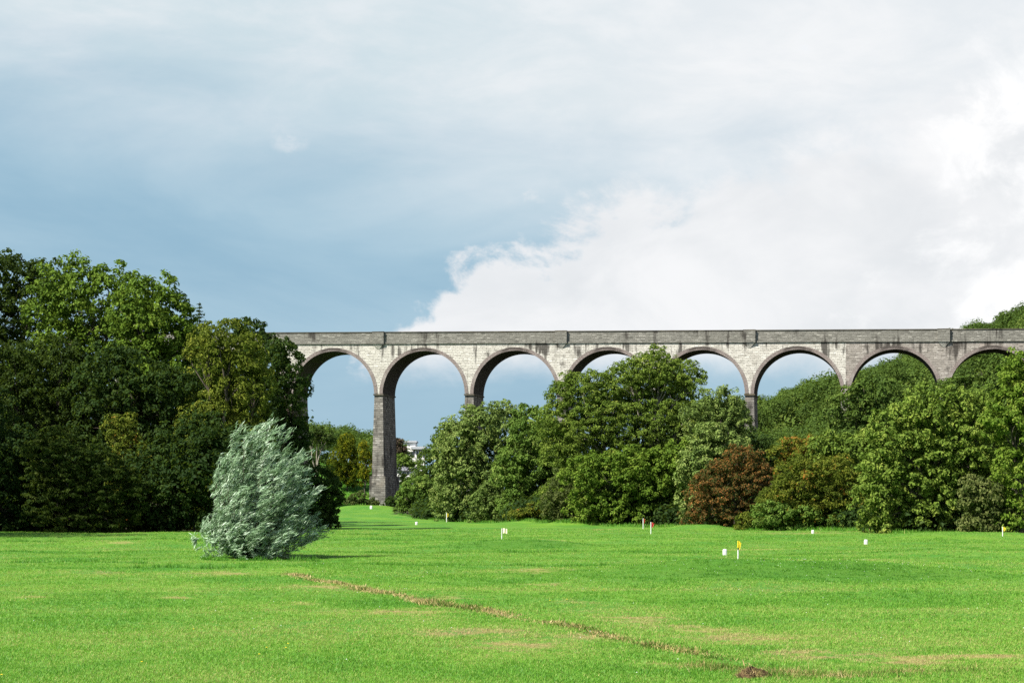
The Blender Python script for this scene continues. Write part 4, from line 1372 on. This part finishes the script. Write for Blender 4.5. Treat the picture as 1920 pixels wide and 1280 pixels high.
Xq, Yq = (1915 - 960) / F * 178, 178.0
gq = float(ground(Xq, Yq))
t_ = Tubes()
t_.add([(Xq, Yq, gq - .2), (Xq, Yq, gq + .25), (Xq + .01, Yq, gq + .72), (Xq + .01, Yq, gq + .80)], .13, .10, 9)
M_post = material('post_wood', plain((.22, .12, .07)))
po = mesh_obj('wooden_post', t_.v[0], np.concatenate(t_.f), M_post, None, None, True)
tag(po, 'short brown wooden post under the trees at the right picture edge', 'post')

tag(mesh_obj('daisies', DAISY[0], DAISY[1], M_white), 'tiny white daisy and clover heads strewn over the lawn', None, None, 'stuff')

# dandelions
def dandelion(x, r):
    X_, Y_, _, _ = patch(x, r, 0, 0)
    gz = float(ground(X_, Y_))
    root = empty('dandelion', (X_, Y_, gz))
    tag(root, 'small open yellow dandelion in the short lawn grass', 'flower', 'dandelions scattered in the lawn')
    vs = [(X_, Y_, gz + .062)]
    for k_ in range(12):
        a = k_ * math.pi / 6
        q = .026 if k_ % 2 else .020
        vs.append((X_ + q * math.cos(a), Y_ + q * math.sin(a), gz + .055))
    vs.append((X_, Y_, gz + .045))
    fs = [(0, 1 + k_, 1 + (k_ + 1) % 12) for k_ in range(12)] + [(13, 1 + (k_ + 1) % 12, 1 + k_) for k_ in range(12)]
    mesh_obj('bloom', vs, fs, M_yellow, root)
    t_ = Tubes()
    t_.add([(X_, Y_, gz - .01), (X_, Y_, gz + .03), (X_, Y_, gz + .05)], .004, .004, 5)
    t_.build('stem', M_leaf['bright'], root)


for x, r in ((536, 1218), (540, 1208), (500, 1216), (486, 1234), (1112, 1108), (1132, 1105), (1031, 1132), (1063, 1130), (909, 1144), (914, 1143), (363, 1183), (266, 1250), (3, 1273)):
    dandelion(x, r)

# ------------------------------------------------------------------ houses beyond the viaduct
M_wall = material('white_render', plain((.78, .77, .74), .8, .06))
M_roof = material('grey_roof', plain((.42, .44, .46), .5, .15))
M_slate = material('slate_roof', plain((.16, .16, .17), .6, .2))
M_glass = material('window_glass', plain((.05, .06, .07), .15))


def box_pts(c0, c1):
    (x0, y0, z0), (x1, y1, z1) = c0, c1
    v = [(x0, y0, z0), (x1, y0, z0), (x1, y1, z0), (x0, y1, z0), (x0, y0, z1), (x1, y0, z1), (x1, y1, z1), (x0, y1, z1)]
    f = [(0, 3, 2, 1), (4, 5, 6, 7), (0, 1, 5, 4), (1, 2, 6, 5), (2, 3, 7, 6), (3, 0, 4, 7)]
    return v, f


def box(name, c0, c1, mat, parent):
    v, f = box_pts(c0, c1)
    return mesh_obj(name, v, f, mat, parent)


HY = 530.0
a, b = px(742, 826, HY), px(796, 900, HY)
hg = float(ground((a[0] + b[0]) / 2, HY))
house = empty('white_house', ((a[0] + b[0]) / 2, HY, hg))
tag(house, 'flat roofed white house seen through the arch right of the tall pier', 'house')
m1 = px(779, 838, HY)
wl = box('wall', (a[0], HY, hg - 1), (m1[0], HY + 9, px(0, 829, HY)[2]), M_wall, house)
box('roof', (a[0] - .3, HY - .4, px(0, 829, HY)[2] + .003), (m1[0] + .3, HY + 9.3, px(0, 826, HY)[2]), M_roof, house)
w2 = box('side_wing', (m1[0] + .004, HY - 1.5, hg - 1), (b[0], HY + 7, px(0, 842, HY)[2]), M_wall, house)
box('wing_roof', (m1[0] - 1.0, HY - 2.2, px(0, 842, HY)[2] + .003), (b[0] + .5, HY + 7.4, px(0, 837, HY)[2]), M_roof, house)
for k_ in range(4):
    xx = m1[0] + .35 + k_ * .52
    wv = box('window', (xx, HY - 1.54, px(0, 858, HY)[2]), (xx + .34, HY - 1.45, px(0, 845, HY)[2]), M_glass, house)
for k_ in range(3):
    xx = a[0] + .8 + k_ * 1.5
    box('window', (xx, HY - .04, px(0, 856, HY)[2]), (xx + .9, HY + .05, px(0, 846, HY)[2]), M_glass, house)

CY = 452.0
a, b = px(736, 872, CY), px(772, 912, CY)
hg = float(ground((a[0] + b[0]) / 2, CY))
cot = empty('white_cottage', ((a[0] + b[0]) / 2, CY, hg))
tag(cot, 'white cottage half hidden by garden trees right of the tall pier', 'house')
ze = px(0, 882, CY)[2]
zr = px(0, 870, CY)[2]
box('wall', (a[0], CY, min(hg, b[2]) - 1), (b[0], CY + 6, ze), M_wall, cot)
ym = CY + 3
v = [(a[0] - .2, CY - .3, ze + .003), (b[0] + .2, CY - .3, ze + .003), (b[0] + .2, CY + 6.3, ze + .003), (a[0] - .2, CY + 6.3, ze + .003), (a[0] - .2, ym, zr), (b[0] + .2, ym, zr)]
rf = mesh_obj('roof', v, [(0, 1, 5, 4), (2, 3, 4, 5), (0, 4, 3), (1, 2, 5), (3, 2, 1, 0)], M_slate, cot)
box('chimney', (b[0] - .8, ym - .3, zr - .4), (b[0] - .3, ym + .3, zr + .7), M_wall, rf)
for k_ in range(4):
    xx = a[0] + .4 + k_ * .9
    for z0, z1 in ((900, 893), (890, 884)):
        box('window', (xx, CY - .04, px(0, z0, CY)[2]), (xx + .4, CY + .05, px(0, z1, CY)[2]), M_glass, cot)

print('foliage triangles', ALL_TRI[0])
